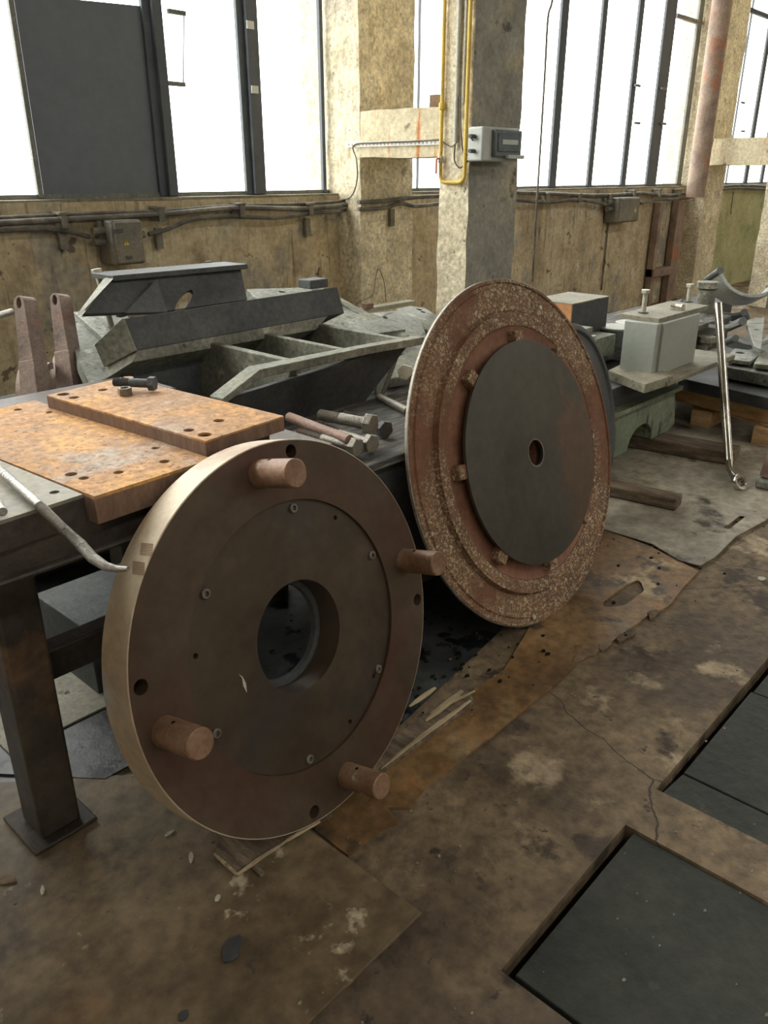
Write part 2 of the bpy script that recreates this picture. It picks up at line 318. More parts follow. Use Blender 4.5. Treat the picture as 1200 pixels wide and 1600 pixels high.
def slab(mb, pts, th, holes=(), flip=False):
    """thick plate through measured corner points; th backwards from the face seen; holes = (centre point, rx, ry, angle)"""
    pts = [Vector(p) for p in pts]; c = sum(pts, Vector())/len(pts); n = Vector()
    for i in range(len(pts)): n += (pts[i]-c).cross(pts[(i+1) % len(pts)]-c)
    n.normalize()
    if n.dot(Vector((0, 0, EYE))-c) < 0: n = -n
    x = (pts[1]-pts[0]); x = (x-n*x.dot(n)).normalized(); y = n.cross(x)
    T = Matrix(((x.x, y.x, n.x, c.x), (x.y, y.y, n.y, c.y), (x.z, y.z, n.z, c.z), (0, 0, 0, 1)))
    Ti = T.inverted(); o = [(Ti @ p) for p in pts]
    hs = []
    for h in holes:
        q = Ti @ Vector(h[0]); rx, ry, a = h[1], h[2], h[3] if len(h) > 3 else 0
        hs.append([(q.x+X*cos(a)-Y_*sin(a), q.y+X*sin(a)+Y_*cos(a)) for X, Y_ in circ(0, 0, rx, ry, 20)])
    mb.prism([(p.x, p.y) for p in o], -th, T, hs); return T

# ------------------------------------------------------------------ setting
def struct(mb, name, m, **k):
    o = mb.build(name, m, **k); o['kind'] = 'structure'; return o
def grid_box(x0, x1, y0, y1, z0, z1, d=.08, amp=.008, sc=3.0, seed=0, keepflat=False):
    """box with subdivided faces and slightly uneven surface, as hand-finished concrete"""
    mb = MB(); dims = [(x0, x1), (y0, y1), (z0, z1)]
    for ax in range(3):
        u, v_ = [i for i in range(3) if i != ax]
        nu = max(1, min(90, int((dims[u][1]-dims[u][0])/d))); nv = max(1, min(90, int((dims[v_][1]-dims[v_][0])/d)))
        for side in (0, 1):
            vs = []; fs = []
            for i in range(nu+1):
                for j in range(nv+1):
                    p = [0, 0, 0]; p[ax] = dims[ax][side]
                    p[u] = dims[u][0]+(dims[u][1]-dims[u][0])*i/nu; p[v_] = dims[v_][0]+(dims[v_][1]-dims[v_][0])*j/nv; vs.append(Vector(p))
            for i in range(nu):
                for j in range(nv):
                    q = (i*(nv+1)+j, (i+1)*(nv+1)+j, (i+1)*(nv+1)+j+1, i*(nv+1)+j+1)
                    if (side == 0) != (ax == 1): q = q[::-1]
                    fs.append(q)
            mb.add(vs, fs)
    return mb.warp(amp, sc, seed)

# floor: concrete, with two sunken cover openings on the near side
fl = MB()
for (x0, x1, y0, y1) in [(-8, 40, .6, 12), (-8, 1.008, -12, .6), (1.55, 1.722, -12, .6), (6.5, 40, -12, .6)]:
    fl.box(x0, x1, y0, y1, -.12, 0)
struct(fl, 'floor', 'floor')
struct(MB().box(.9, 7, -12, .7, -.16, -.121), 'trim_1', 'void')
WX0, WX1 = -7.0, 34.0
wl = grid_box(WX0, 11.3, 4.5, 4.85, 0, 1.36, .12, .006, 2.5)
struct(wl, 'wall_window_side', 'plaster')
struct(grid_box(11.3, WX1, 4.5, 4.85, 0, 1.36, .2, .006, 2.5), 'wall_window_side_far', 'plaster_green')
struct(MB().box(WX0, WX1, 4.45, 4.9, 5.6, 7.2), 'wall_above_windows', 'outer_wall')
struct(MB().box(WX0, WX1, -12.2, -12, 0, 5.4).box(WX0, WX1, -12.2, -12, 5.9, 7.2), 'wall_opposite', 'outer_wall')  # high gap is out of view, left open and sized for fill light
struct(MB().box(WX0-.2, WX0, -12, 4.9, 0, 7.2), 'wall_left', 'outer_wall')
struct(MB().box(WX1, WX1+.2, -12, 4.9, 0, 7.2), 'wall_right', 'outer_wall')
struct(MB().box(WX0, WX1, -12.2, -5.0, 7.2, 7.4).box(WX0, WX1, -4.0, 4.9, 7.2, 7.4), 'ceiling', 'ceiling')  # slot in the roof is unseen, added to light the floor from above
sill = MB().box(WX0, 4.42, 4.5, 4.7, 1.36, 1.375).box(5.0, 10.54, 4.5, 4.7, 1.36, 1.375).box(11.1, WX1, 4.5, 4.7, 1.36, 1.375)
struct(sill, 'trim_2', 'dusty')

def concrete_frame(x, name):
    o = grid_box(x, x+.575, 4.28, 4.85, 0, 5.6, .07, .010, 5, x)
    o2 = grid_box(x, x+.54, 3.32, 3.56, 0, 7.2, .06, .010, 5, x+3)
    o.add(o2.v, o2.f)
    p = struct(o, name, 'column')
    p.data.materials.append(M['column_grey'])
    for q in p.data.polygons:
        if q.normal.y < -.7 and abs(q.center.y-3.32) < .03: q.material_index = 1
    b = grid_box(x+.003, x+.5, 3.55, 4.3, 1.61, 1.9, .05, .008, 6, x+5)
    q = b.build('crossbeam', 'beam', p); q['label'] = 'concrete tie beam with orange rust streaks'
    return p
concrete_frame(4.42, 'pillar_1'); concrete_frame(10.54, 'pillar_2'); concrete_frame(-1.7, 'pillar_3')
concrete_frame(16.66, 'pillar_4')

# windows: steel posts at the back of the sill, thin panes behind
YW = 4.6
def wx(px, py=200): return ony(px, py, YW).x
def window(n, x0, x1, posts, panel=None):
    w_ = thing('window_%d' % n, 'tall steel framed window bay', 'window', (x0, YW, 1.375), kind='structure')
    del w_['label']; del w_['category']
    MB().box(x0, x1, YW, YW+.05, 1.372, 1.40).box(x0, x1, YW, YW+.05, 5.5, 5.6).build('frame_rail', 'mullion_light', w_)
    for (a, b, m) in posts:
        k_ = .018*max(a, 0)/4; mb = MB().box(a, b-k_, YW-.01, YW+.02, 1.38, 5.5)
        if b-a > .13 and a < 5: mb.box(a+.05, b-.03, YW-.04, YW-.01, 1.38, 5.5)
        mb.build('mullion', m, w_, bevel=.004)
    MB().box(x0, x1, YW+.06, YW+.064, 1.38, 5.5).build('glass_pane', 'glass', w_)
    return w_
p1 = wx(43), wx(54)
w1 = window(1, -1.1, 4.42, [(p1[0], p1[1], 'mullion_light'), (wx(239), wx(271), 'mullion'), (wx(379), wx(411), 'mullion'), (4.36, 4.41, 'mullion'), (.8, .86, 'mullion'), (-.2, -.14, 'mullion')])
pa = p1[1]; pb = wx(240)
MB().prism([(pa, 1.38), (pb, 1.38), (pb, 2.385), (pa, 2.35)], .02, Matrix.Translation((0, YW+.03, 0)) @ Matrix.Rotation(pi/2, 4, 'X')).build('sheet_panel', 'panel', w1)['label'] = 'grey-blue sheet closing one pane of the window'
for (px, py) in [(391, 39), (398, 140)]:
    c = ony(px, py, YW-.052); MB().box(c.x-.028, c.x+.028, YW-.056, YW-.05, c.z-.022, c.z+.022).build('paper_tag', 'white', w1)
def stay(px, y0, y1, wn, side=1):
    a = ony(px, y0, YW-.03); b = ony(px, y1, YW-.03); L = .12*side
    MB().box(min(a.x, a.x+L), max(a.x, a.x+L), YW-.04, YW-.02, a.z-.012, a.z+.012).box(min(b.x, b.x+L), max(b.x, b.x+L), YW-.04, YW-.02, b.z-.012, b.z+.012)\
        .cyl((a.x+L*.92, YW-.03, a.z), (b.x+L*.92, YW-.03, b.z), .004, n=6).build('window_stay', 'mullion_light', wn)
stay(262, 17, 130, w1)
w2 = window(2, 5.0, 10.54, [(wx(864), wx(877), 'mullion'), (wx(925), wx(934.5), 'mullion'), (wx(979), wx(988.5), 'mullion'), (wx(1019), wx(1037), 'mullion'), (wx(1068), wx(1077), 'mullion_light'), (5.02, 5.05, 'mullion'), (wx(654), wx(657), "mullion")])
stay(992, 133, 192, w2); stay(1033, 138, 193, w2)
a = ony(1057, 38, YW); b = ony(1092, 47, YW)
MB().box(a.x, b.x+.1, YW, YW+.04, 3.12, 3.16).build('crossbar', 'mullion_light', w2)
w3 = window(3, 11.12, 16.66, [(wx(1148), wx(1150), 'mullion'), (wx(1176), wx(1183), 'mullion'), (wx(1202), wx(1208), 'mullion'), (14.6, 14.66, 'mullion')])
stay(1158, 160, 205, w3)
a = ony(1180, 5, YW)
MB().box(11.2, 14, YW, YW+.04, 3.42, 3.47).build('crossbar', 'mullion', w3)
window(4, 17.3, 33.9, [(19, 19.06, 'mullion'), (20.5, 20.56, 'mullion'), (22, 22.06, 'mullion')])
window(5, -6.9, -1.75, [(-3, -2.94, 'mullion'), (-5, -4.94, 'mullion')])

# pit covers and floor sheets
def sheet(name, pts, z, th, m, label, cat='floor plate', holes=(), sub=0, amp=0, bevel=0, group=None):
    mb = MB().prism([(p[0], p[1]) for p in pts], th, Matrix.Translation((0, 0, z)), holes)
    o = mb.build(name, m, bevel=bevel); tag(o, label, cat, group); return o
sheet('pit_cover', [(1.024, .575), (1.546, .575), (1.546, -1.6), (1.024, -1.6)], -.036, .03, 'pit', 'black steel cover plate sunk in the nearer floor pit', 'pit cover', bevel=.003)
sheet('pit_cover', [(1.84, .575), (2.345, .575), (2.345, -1.6), (1.84, -1.6)], -.036, .03, 'pit', 'black board in the farther floor pit, second from its near edge', 'pit cover', bevel=.003)
sheet('pit_cover', [(2.352, .57), (6.45, .575), (6.45, -1.6), (2.352, -1.6)], -.038, .03, 'pit', 'widest black board running off to the right in the farther floor pit', 'pit cover', bevel=.003)
sheet('pit_board', [(1.728, .585), (1.835, .575), (1.835, -1.6), (1.728, -1.6)], -.034, .026, 'pit', 'narrow black board along the near edge of the farther floor pit', 'board', bevel=.003)
sheet('floor_plate', [(1.0, 1.04), (1.0, .805), (-1.5, .80), (-1.5, 1.9), (.55, 1.9), (.99, 1.5)], .001, .008, 'floor_plate', 'large dusty brown steel sheet covering the floor in front of the workbench', bevel=.001)
def ragged(a, b, n, amp, sd):
    r = random.Random(sd); out = []
    for i in range(n+1):
        k = i/n; out.append((a[0]+(b[0]-a[0])*k+r.uniform(-amp, amp)*.5, a[1]+(b[1]-a[1])*k+r.uniform(-amp, amp)))
    return out
e = [(1.005, 1.036), (1.13, 1.035), (1.165, 1.02), (1.185, 1.075)]
for q in [(640, 1262), (668, 1228), (700, 1203), (735, 1175), (770, 1150), (803, 1122), (840, 1093), (872, 1068), (905, 1035), (935, 1018), (960, 1000), (1000, 972), (1012, 962), (1045, 948), (1068, 918), (1092, 893)]:
    v = onz(*q, .006); e.append((v.x, v.y))
e += [(3.12, 1.3), (3.14, 1.52), (2.9, 1.56), (2.2, 1.3), (1.9, 1.21), (1.5, 1.22), (1.01, 1.25)]
c1 = onz(978, 930, .006)
hole = [(c1.x+.13*cos(q)*(1+.2*sin(3*q)), c1.y+.05*sin(q)*(1+.25*cos(2*q))) for q in [2*pi*i/18 for i in range(18)]]
sheet('floor_plate', e, .001, .008, 'floor_rust', 'orange rusted floor sheet with torn edge and a hole, under the tall stepped disc', holes=[hole[::-1]], bevel=.001)
p = [onz(*q, .014) for q in [(942, 826), (1020, 850), (1060, 875), (1094, 884), (1118, 870), (1150, 838), (1196, 813)]]
e3 = [(v.x, v.y) for v in p]+[(5.6, 1.02), (5.6, 2.7), (3.3, 2.7), (3.15, 1.7)]
sl = onz(1148, 816, .014)
sheet('floor_plate', e3, .009, .006, 'floor_grey', 'pale grey steel floor sheet with a slot below the long spanner', holes=[slot(sl.x, sl.y, .09, .012, 0)], bevel=.001)
sheet('floor_plate', [(1.2, 1.24), (3.1, 1.5), (3.3, 4.3), (.3, 4.3), (.3, 1.95), (1.2, 1.6)], .0005, .004, 'oily', 'oily black and grey floor sheet behind the two discs')
sheet('floor_plate', [(-.8, 1.75), (.46, 1.85), (.55, 1.95), (.75, 1.7), (1.2, 1.7), (1.2, 3.4), (-.8, 3.4)], .005, .006, 'oily', 'dark greasy floor sheet lying under the workbench')  # near-black tone for the floor below the bench

# loose grit and flakes
def scatter(name, n, area, mat_, s0, s1, label, seed, flat_=.4):
    r = random.Random(seed); mb = MB()
    for _ in range(n):
        x, y = area(r); s = r.uniform(s0, s1); a = r.uniform(0, pi); pts = []
        k = r.choice((4, 5)); 
        for i in range(k):
            q = a+2*pi*i/k; rr = s*r.uniform(.5, 1); pts.append((x+rr*cos(q), y+rr*sin(q)*.7))
        z0 = .009 if (y > 1.03 or x < 1) and not (y < .8) else 0
        if y < .6 and (1.03 < x < 1.54 or x > 1.85): z0 = -.006
        mb.prism(pts, s*flat_, Matrix.Translation((0, 0, z0)))
    o = mb.build(name, mat_, smooth=0); tag(o, label, 'debris', kind='stuff'); return o
def ar1(r):
    while 1:
        x = r.uniform(.2, 4.6); y = r.uniform(.0, 1.5)
        if x > .5*r.random()+.2: return x, y
scatter('floor_grit', 420, ar1, 'grit', .002, .007, 'scattered grit and small flakes over the brown floor', 3)
scatter('wood_crumbs', 200, lambda r: (r.gauss(3.7, .5), r.gauss(1.4, .25)), 'void', .004, .013, 'dark crumbs strewn on the grey floor sheet below the spanner', 5)
scatter('oily_crumbs', 240, lambda r: (1.95+r.gauss(0, .22), 1.62+r.gauss(0, .2)), 'void', .004, .014, 'black oily crumbs on the floor between the two discs', 6)
def chip(px, py, l, wd, a, m, label, z=.01, cat='chip', name='paint_chip', th=.004, n=8):
    c = onz(px, py, z); r = random.Random(px); pts = [(c.x+(l*cos(q)*cos(a)-wd*sin(q)*sin(a))*r.uniform(.8, 1.1), c.y+(l*cos(q)*sin(a)+wd*sin(q)*cos(a))*r.uniform(.8, 1.1)) for q in [2*pi*i/n for i in range(n)]]
    o = MB().prism(pts, th, Matrix.Translation((0, 0, z))).build(name, m, bevel=.001); tag(o, label, cat)
chip(265, 1303, .014, .005, .0, 'chip', 'small pale oval chip nearest the workbench foot, left of the disc block')
chip(299, 1341, .018, .006, .9, 'chip', 'longer pale oval chip on the floor left of the wood under the pegged disc')
chip(340, 1404, .01, .006, .5, 'chip', 'pale crumpled chip on the floor below the wood under the pegged disc')
chip(363, 1484, .033, .019, .45, 'block_dark', 'black rounded scrap lying on the brown floor sheet in front', cat='scrap', name='rubber_scrap', th=.006, n=12)
chip(287, 1588, .012, .01, .2, 'block_dark', 'small black nut-like scrap at the bottom edge of the floor', cat='scrap', name='rubber_scrap', th=.006)
chip(8, 1375, .03, .014, -.9, 'wood', 'brown leaf-shaped chip at the left edge of the floor')
chip(67, 1392, .016, .005, 1.1, 'chip', 'thin pale chip standing near the left table foot')
chip(80, 942, .016, .011, .2, 'chip', 'white chip on the pale sheet under the bench', z=.02)
chip(1190, 905, .02, .016, .2, 'chip', 'pink-brown stone crumb beside the far pit', z=.0)

# rubble line along the torn sheet edge
for i, (px, py) in enumerate([(905, 1030), (925, 1022), (945, 1012), (970, 1000), (985, 992), (1020, 963)]):
    c = onz(px, py, 0); r = random.Random(i); pts = [(c.x+.05*r.uniform(.5, 1)*cos(q), c.y+.022*r.uniform(.5, 1)*sin(q)) for q in [2*pi*k/7 for k in range(7)]]
    o = MB().prism(pts, .012, Matrix.Translation((0, 0, 0))).build('concrete_flake', 'floor', bevel=.003)
    tag(o, 'broken concrete flake along the torn edge of the orange floor sheet', 'rubble', 'concrete flakes along the torn floor sheet')

# ------------------------------------------------------------------ the pegged disc in front
def disc_mtx(C, az, ti, R):
    n = Vector((cos(az)*cos(ti), sin(az)*cos(ti), sin(ti))); u = Vector((0, 0, 1)).cross(n).normalized(); v = n.cross(u)
    o = Vector(C)-v*R
    return Matrix(((u.x, v.x, n.x, o.x), (u.y, v.y, n.y, o.y), (u.z, v.z, n.z, o.z), (0, 0, 0, 1)))
R1 = .4686; T1 = .096
D1 = thing('pegged_disc', 'thick brown steel disc with four round pegs and a centre hole, leaning on the workbench', 'steel disc', mtx=disc_mtx((1.0849, 1.2562, .4864), -1.5094, .2286, R1))
C0 = Matrix.Translation((0, R1, 0)); n_ = 128
def pol(r, d): return (r*cos(radians(d)), r*sin(radians(d)))
hl = [circ(*pol(.44, d), .0165, n=20) for d in (79, 169, -11, -101)]
ring = MB().prism(circ(0, 0, R1-.003, n=n_), T1, C0 @ Matrix.Translation((0, 0, -T1)), [circ(0, 0, .327, n=n_)]+hl)
ring.build('disc_ring', 'steel_brown', D1, local=True)
MB().lathe([(R1-.003, -T1+.001), (R1-.001, -T1+.0005), (R1, -T1+.002), (R1, -.002), (R1-.0015, -.0002), (R1-.003, -.0008)], n_, True, C0).build('disc_rim', 'steel_rim', D1, local=True, smooth=20)
hub = MB().prism(circ(0, 0, .3265, n=n_), .07, C0 @ Matrix.Translation((0, 0, -.078)), [circ(0, 0, .1343, n=n_)]+[circ(*pol(.302, d), .0065, n=14) for d in (51, 164, -71, -45)])
hb = hub.build('hub_plate', 'hub', D1, local=True)
MB().lathe([(.1345, -.096), (.134, -.0785), (.119, -.0785), (.119, -.096)], 96, True, C0).build('shoulder_ring', 'cast_dark', D1, local=True)
for d in (79, 19, -41, -101, -161, 139):
    x, y = pol(.307, d); P = C0 @ Vector((x, y, -.008))
    MB().lathe([(.0115, 0), (.0115, .006), (.010, .0075), (.006, .0075), (.006, .001), (.0002, .001)], 24, False, Matrix.Translation(P)).build('socket_bolt', 'bolt', D1, local=True)
for k, d in enumerate((93, 6, -176, -84)):
    x, y = pol(.408, d); P = C0 @ Vector((x, y, 0)); r = .0325; L = .12
    MB().lathe([(.0002, 0), (r, 0), (r, L-.003), (r-.003, L), (.0002, L)], 40, False, Matrix.Translation(P)).build('peg', 'peg', D1, local=True)
    a = radians(95)
    bb = P+Vector((r*cos(a)*.97, r*sin(a)*.97, .045)); cc = P+Vector((r*cos(a)*1.015, r*sin(a)*1.015, .045))
    MB().cyl(bb, cc, .0045, n=14).build('cross_hole', 'void', D1, local=True)
tm = MB()
for base in (133.0, 138.0):
    for i in range(8):
        a = radians(base+i*.42); z0 = -.052+i*.002; T_ = C0 @ Matrix.Rotation(a, 4, 'Z')
        tm.v += []; q = MB().box(R1-.001, R1+.0009, -.0008, .0008, z0, z0+.042); tm.add([T_ @ p for p in q.v], q.f)
tm.build('tool_marks', 'peg', D1, local=True)['label'] = 'two patches of ripple marks cut across the pale rim'
x, y = -.197, -.005
MB().prism([(x, y), (x+.006, y-.012), (x+.004, y-.03), (x+.009, y-.05), (x+.013, y-.03), (x+.008, y-.01)], .0008, C0 @ Matrix.Translation((0, 0, -.0078))).build('scratch', 'chip', D1, local=True)['label'] = 'small white scratch'
# ------------------------------------------------------------------ the stepped disc behind
R2 = .6127
D2 = thing('stepped_disc', 'tall rusty stepped disc with flaking paint and dark round centre plate, leaning behind', 'steel disc', mtx=disc_mtx((2.3347, 1.4639, .5866+.02), -1.5618, .2928, R2))
C2 = Matrix.Translation((0, R2-.02, 0))
MB().lathe([(.05, -.018), (R2-.004, -.018), (R2, -.014), (R2, -.004), (R2-.003, -.002)][1:], 160, False, C2).build('disc_rim', 'disc_edge', D2, local=True)
MB().lathe([(R2-.006, -.0175), (R2-.0035, -.0025), (R2-.006, 0), (.599, 0), (.596, -.006), (.584, -.006), (.58, 0), (.503, .0), (.499, -.004), (.495, .0), (.493, .019), (.455, .0185), (.448, .016), (.446, -.0175)], 160, True, C2).build('flange', 'ring_rust', D2, local=True)
MB().lathe([(.4465, -.0175), (.4465, .015), (.432, .010), (.41, .008), (.36, .008), (.046, .008), (.046, -.0175)], 160, True, C2).build('web', 'ring_smooth', D2, local=True)
MB().prism(circ(0, 0, .393, n=n_), .011, C2 @ Matrix.Translation((0, 0, .0335)), [circ(.0, .0, .045, n=40)]).build('centre_plate', 'plate_dark', D2, local=True)
MB().lathe([(.0455, .043), (.0455, .0455), (.05, .0455), (.05, .043)], 40, True, C2).build('bore_collar', 'bolt', D2, local=True)
for d in (85, 130, 175, -135, -91, -50, 2, 48):
    Rz = Matrix.Rotation(radians(d), 4, 'Z')
    vs = MB().box(.375, .428, -.024, .024, .006, .04); vs.v = [C2 @ Rz @ p for p in vs.v]
    vs.build('spacer_block', 'ring_rust', D2, local=True, bevel=.003)
for d, r in ((62, .55), (-70, .5), (-103, .585)):
    x, y = pol(r, d); o = C2 @ Vector((x, y, 0)); MB().lathe([(.0002, .004), (.008, .004), (.010, 0)], 12, False, Matrix.Translation(o)).build('rivet', 'bolt_pale', D2, local=True)

# ------------------------------------------------------------------ workbench at left, its plates
B = thing('workbench', 'heavy dark steel workbench with welded edge and thick square leg', 'workbench', (.62, 1.6, 0))
MB().box(-.9, 1.42, 1.485, 2.6, .765, .838).build('tabletop', 'bench', B, bevel=.003)
wd = MB(); xx = -.2
while xx < .86:
    wd.cyl((xx, 1.483, .768), (xx+.011, 1.482, .768), .007, .0085, n=8); xx += .0115
wd.build('weld_bead', 'bench', B)['label'] = 'ripple weld bead along the lower edge of the bench'
def leg(x, y): MB().box(x, x+.1, y, y+.11, .02, .765).build('leg', 'leg', B, bevel=.01)
leg(.532, 1.60); leg(-.7, 1.61); leg(.555, 2.48); leg(1.3, 2.48)
MB().box(.50, .66, 1.575, 1.75, .012, .022).build('foot_plate', 'bench', B, bevel=.003)
MB().box(.56, 1.5, 1.68, 1.74, .38, .46).build('brace', 'bench', B, bevel=.004)
def plate(name, outer, z, th, m, label, holes=(), side=None, bevel=.002, rot=0, c=(0, 0)):
    t_ = thing(name, label, 'steel plate', (c[0], c[1], z))
    T = Matrix.Translation((c[0], c[1], z-0)) @ Matrix.Rotation(rot, 4, 'Z') @ Matrix.Translation((-c[0], -c[1], 0))
    MB().prism(outer, th*.12, T @ Matrix.Translation((0, 0, th*.88)), holes).build('top_face', m, t_)
    MB().prism(outer, th*.88, T, holes).build('plate_body', side or 'plate_side', t_)
    return t_
def P2(px, py, z): v = onz(px, py, z); return (v.x, v.y)
h1 = [circ(*P2(px, py, .9), r, n=20) for (px, py, r) in [(28, 640, .011), (77, 644, .009), (243, 700, .010), (257, 721, .012), (185, 738, .011), (111, 741, .013), (131, 747, .011)]]
plate('steel_plate', [(.716, 1.452), (1.02, 1.468), (.985, 2.27), (.66, 2.24)], .838, .062, 'orange', 'wide orange-rusted drilled steel plate in the middle of the workbench', h1)
h2 = [circ(*P2(px, py, .935), r, n=20) for (px, py, r) in [(99, 616, .017), (116, 621, .014), (161, 609, .014), (199, 590, .018), (295, 672, .0135), (320, 679, .017), (342, 657, .0145)]]
plate('steel_plate', [(1.024, 1.497), (1.284, 1.522), (1.235, 2.205), (.974, 2.165)], .897, .038, 'orange', 'raised orange rusty steel plate carrying the loose bolt and nut', h2)
MB().box(1.05, 1.24, 1.53, 2.1, .839, .896).build('packing_block', 'bench')
tag(bpy.data.objects['packing_block'], 'dark packing block between bench and raised orange plate', 'block')
h3 = [circ(*P2(85, 769, .9), .010, n=20)]
plate('steel_plate', [(.706, 1.48), (-.3, 1.41), (-.3, 2.2), (.66, 2.2)], .838, .062, 'slab_grey', 'grey dusty steel slab at the left end of the workbench', h3, side='bench')
# green paint dab is part of the raised plate's look; the bolt and nut on it
def hexbolt(name, label, head, dirv, L, r, hr, hh, m, rot=0, group=None, cat='bolt', thread=True, mh=None):
    """head centre (outer face), axis pointing from head to shank"""
    d = Vector(dirv).normalized(); h = Vector(head)
    t_ = thing(name, label, cat, h+d*hh, group=group)
    MB().cyl(h, h+d*hh, hr*.97, hr, n=6, ph=rot).build('head', mh or m, t_, bevel=hr*.07)
    mb = MB().cyl(h+d*hh*.9, h+d*(hh+L*.55), r, n=20)
    if thread:
        pts = []; k = int(L*.45/(r*.22)); a = h+d*(hh+L*.55); F = frame(d); prof = []
        for i in range(k+1): prof += [(r*.97, i*r*.22), (r*.86, i*r*.22+r*.11)]
        prof.append((.0003, prof[-1][1]))
        T = Matrix.Translation(a) @ F.to_4x4(); mb.lathe(prof, 20, False, T)
    else: mb.cyl(h+d*(hh+L*.5), h+d*(hh+L), r*.97, r*.9, n=20)
    mb.build('shank', m, t_); return t_
a = onz(243, 603, .952); b = onz(168, 600, .952); dv = b-a
hexbolt('hex_bolt', 'dark hex bolt lying on the raised orange plate', (a.x, a.y, .9585), dv, .105, .0125, .0215, .018, 'cast_dark')
a = onz(196, 617, .935)
nt_ = MB().prism(circ(a.x, a.y, .0195, n=6, a0=.3), .02, Matrix.Translation((0, 0, .9355)), [circ(a.x, a.y, .0115, n=18)]).build('hex_nut', 'bolt', bevel=.0015)
tag(nt_, 'loose grey hex nut on the raised orange plate in front of the dark bolt', 'nut')
# tapered pry bar
pp = [onz(-70, 672, .925), onz(0, 735, .918), onz(62, 790, .913), ony(100, 828, 1.425), ony(125, 850, 1.385), ony(145, 872, 1.345), ony(165, 885, 1.31), ony(182, 889, 1.29), ony(200, 889, 1.265)]
rr = [.008, .009, .0098, .0105, .0112, .011, .009, .0068, .005]
pb_ = thing('pry_bar', 'grey galvanised pry bar with tapered bent tip reaching over the bench edge', 'pry bar', pp[2])
pts = []; rs = []
for i in range(len(pp)-1):
    for k in range(6): q = k/6; pts.append(pp[i].lerp(pp[i+1], q)); rs.append(rr[i]*(1-q)+rr[i+1]*q)
pts.append(pp[-1]); rs.append(rr[-1])
MB().tube(pts, rs, 16).build('bar', 'bar', pb_)
rb = MB(); tot = pp[0]; k = 0
for i in range(70):
    q = i/70*4.2; j = int(q); c = pp[j].lerp(pp[j+1], q-j); d = (pp[j+1]-pp[j]).normalized(); r_ = rr[j]*1.07
    rb.cyl(c, c+d*.0022, r_, n=14)
rb.build('ribs', 'bar', pb_)
a = onz(-25, 745, .935); b = onz(4, 800, .92)
o = MB().cyl(a, b, .009, .009, n=16).build('round_bar', 'bar'); tag(o, 'short round bar end lying beside the pry bar at the left edge', 'bar')
# the dark box and pale sheet under the bench
o = MB().box(.93, 1.25, 2.05, 2.4, .012, .24).build('steel_box', 'cast_dark', bevel=.004); tag(o, 'dark steel box on the floor behind the bench leg', 'box')
o = MB().box(.62, .98, 1.98, 2.3, .012, .018).build('thin_sheet', 'paper', bevel=.001); tag(o, 'pale dusty sheet lying on the floor behind the bench leg', 'sheet')

# ------------------------------------------------------------------ second bench with bolts
B2 = thing('bolt_bench', 'low dark steel bench with worn plank top carrying large bolts between the discs', 'bench', (2.1, 1.9, 0))
MB().box(1.60, 2.75, 1.53, 2.05, .69, .715).build('bench_top', 'wood_black', B2, bevel=.004)
MB().box(1.66, 2.7, 1.56, 2.0, .20, .69).build('bench_side', 'block_dark', B2, bevel=.003)
for x in (1.68, 2.6): MB().box(x, x+.06, 1.6, 1.66, .004, .2).build('leg', 'block_dark', B2)
o = MB().box(1.5, 3.2, 2.06, 2.84, .5, .6).build('timber_sleeper', 'wood_black', bevel=.01); tag(o, 'charred cracked timber sleeper under the ribbed casting', 'timber')
for i, x in enumerate((1.6, 2.95)):
    o = MB().box(x, x+.2, 2.15, 2.8, .004, .499).build('timber_post', 'wood_black', bevel=.01)
    tag(o, ['charred timber block holding up the near end of the sleeper', 'charred timber block holding up the far end of the sleeper'][i], 'timber')
gb = 'large bolts piled on the low dark bench'
def pile(px, py, z, px2, py2, z2, r, hr, hh, m, label, L=None, rot=.3):
    a = onz(px, py, z); b = onz(px2, py2, z2); hexbolt('large_bolt', label, a, b-a, (b-a).length if L is None else L, r, hr, hh, m, rot, gb)
pile(584, 664, .785, 510, 650, .79, .019, .036, .026, 'bolt', 'large hex bolt with round-stamped head facing out, highest in the pile')
pile(560, 700, .748, 475, 678, .75, .015, .031, .022, 'bolt', 'hex bolt with pale head lying nearest the pegged disc')
pile(583, 694, .748, 505, 668, .75, .015, .031, .022, 'bolt', 'hex bolt with chipped edge-on head, second from the pegged disc')
pile(604, 672, .745, 545, 650, .745, .016, .03, .022, 'cast_dark', 'dark hex bolt half hidden behind the round-stamped bolt head')
a = onz(546, 688, .765); b = onz(452, 652, .765)
o = MB().cyl(a, b, .017, n=20).build('threaded_rod', 'bolt_rust'); tag(o, 'red-brown threaded rod lying across the bolt pile', 'rod')
a = onz(637, 642, .735); b = onz(592, 620, .735)
o = MB().cyl(a, b, .014, n=18).build('round_rod', 'bolt'); tag(o, 'smooth grey rod end beside the edge of the stepped disc', 'rod')
a = ony(632, 582, 2.0)
hexbolt('large_bolt', 'upright-edged hex bolt with sunlit head beside the stepped disc rim', a, (.9, .35, -.2), .12, .016, .033, .022, 'bolt_pale', .2, gb)  # pale metal carries the light on the head in its colour
o = MB().box(1.25, 1.42, 2.2, 2.4, .839, .87).build('steel_bracket', 'cast_dark', bevel=.01); tag(o, 'small dark steel block on the bench behind the raised orange plate', 'block')

# ------------------------------------------------------------------ ribbed casting
Rb = thing('ribbed_casting', 'long grey-green ribbed casting with three open pockets behind the orange plates', 'casting', (2.0, 2.4, .6))
zt = .9; yf = 2.12; yb = 2.70
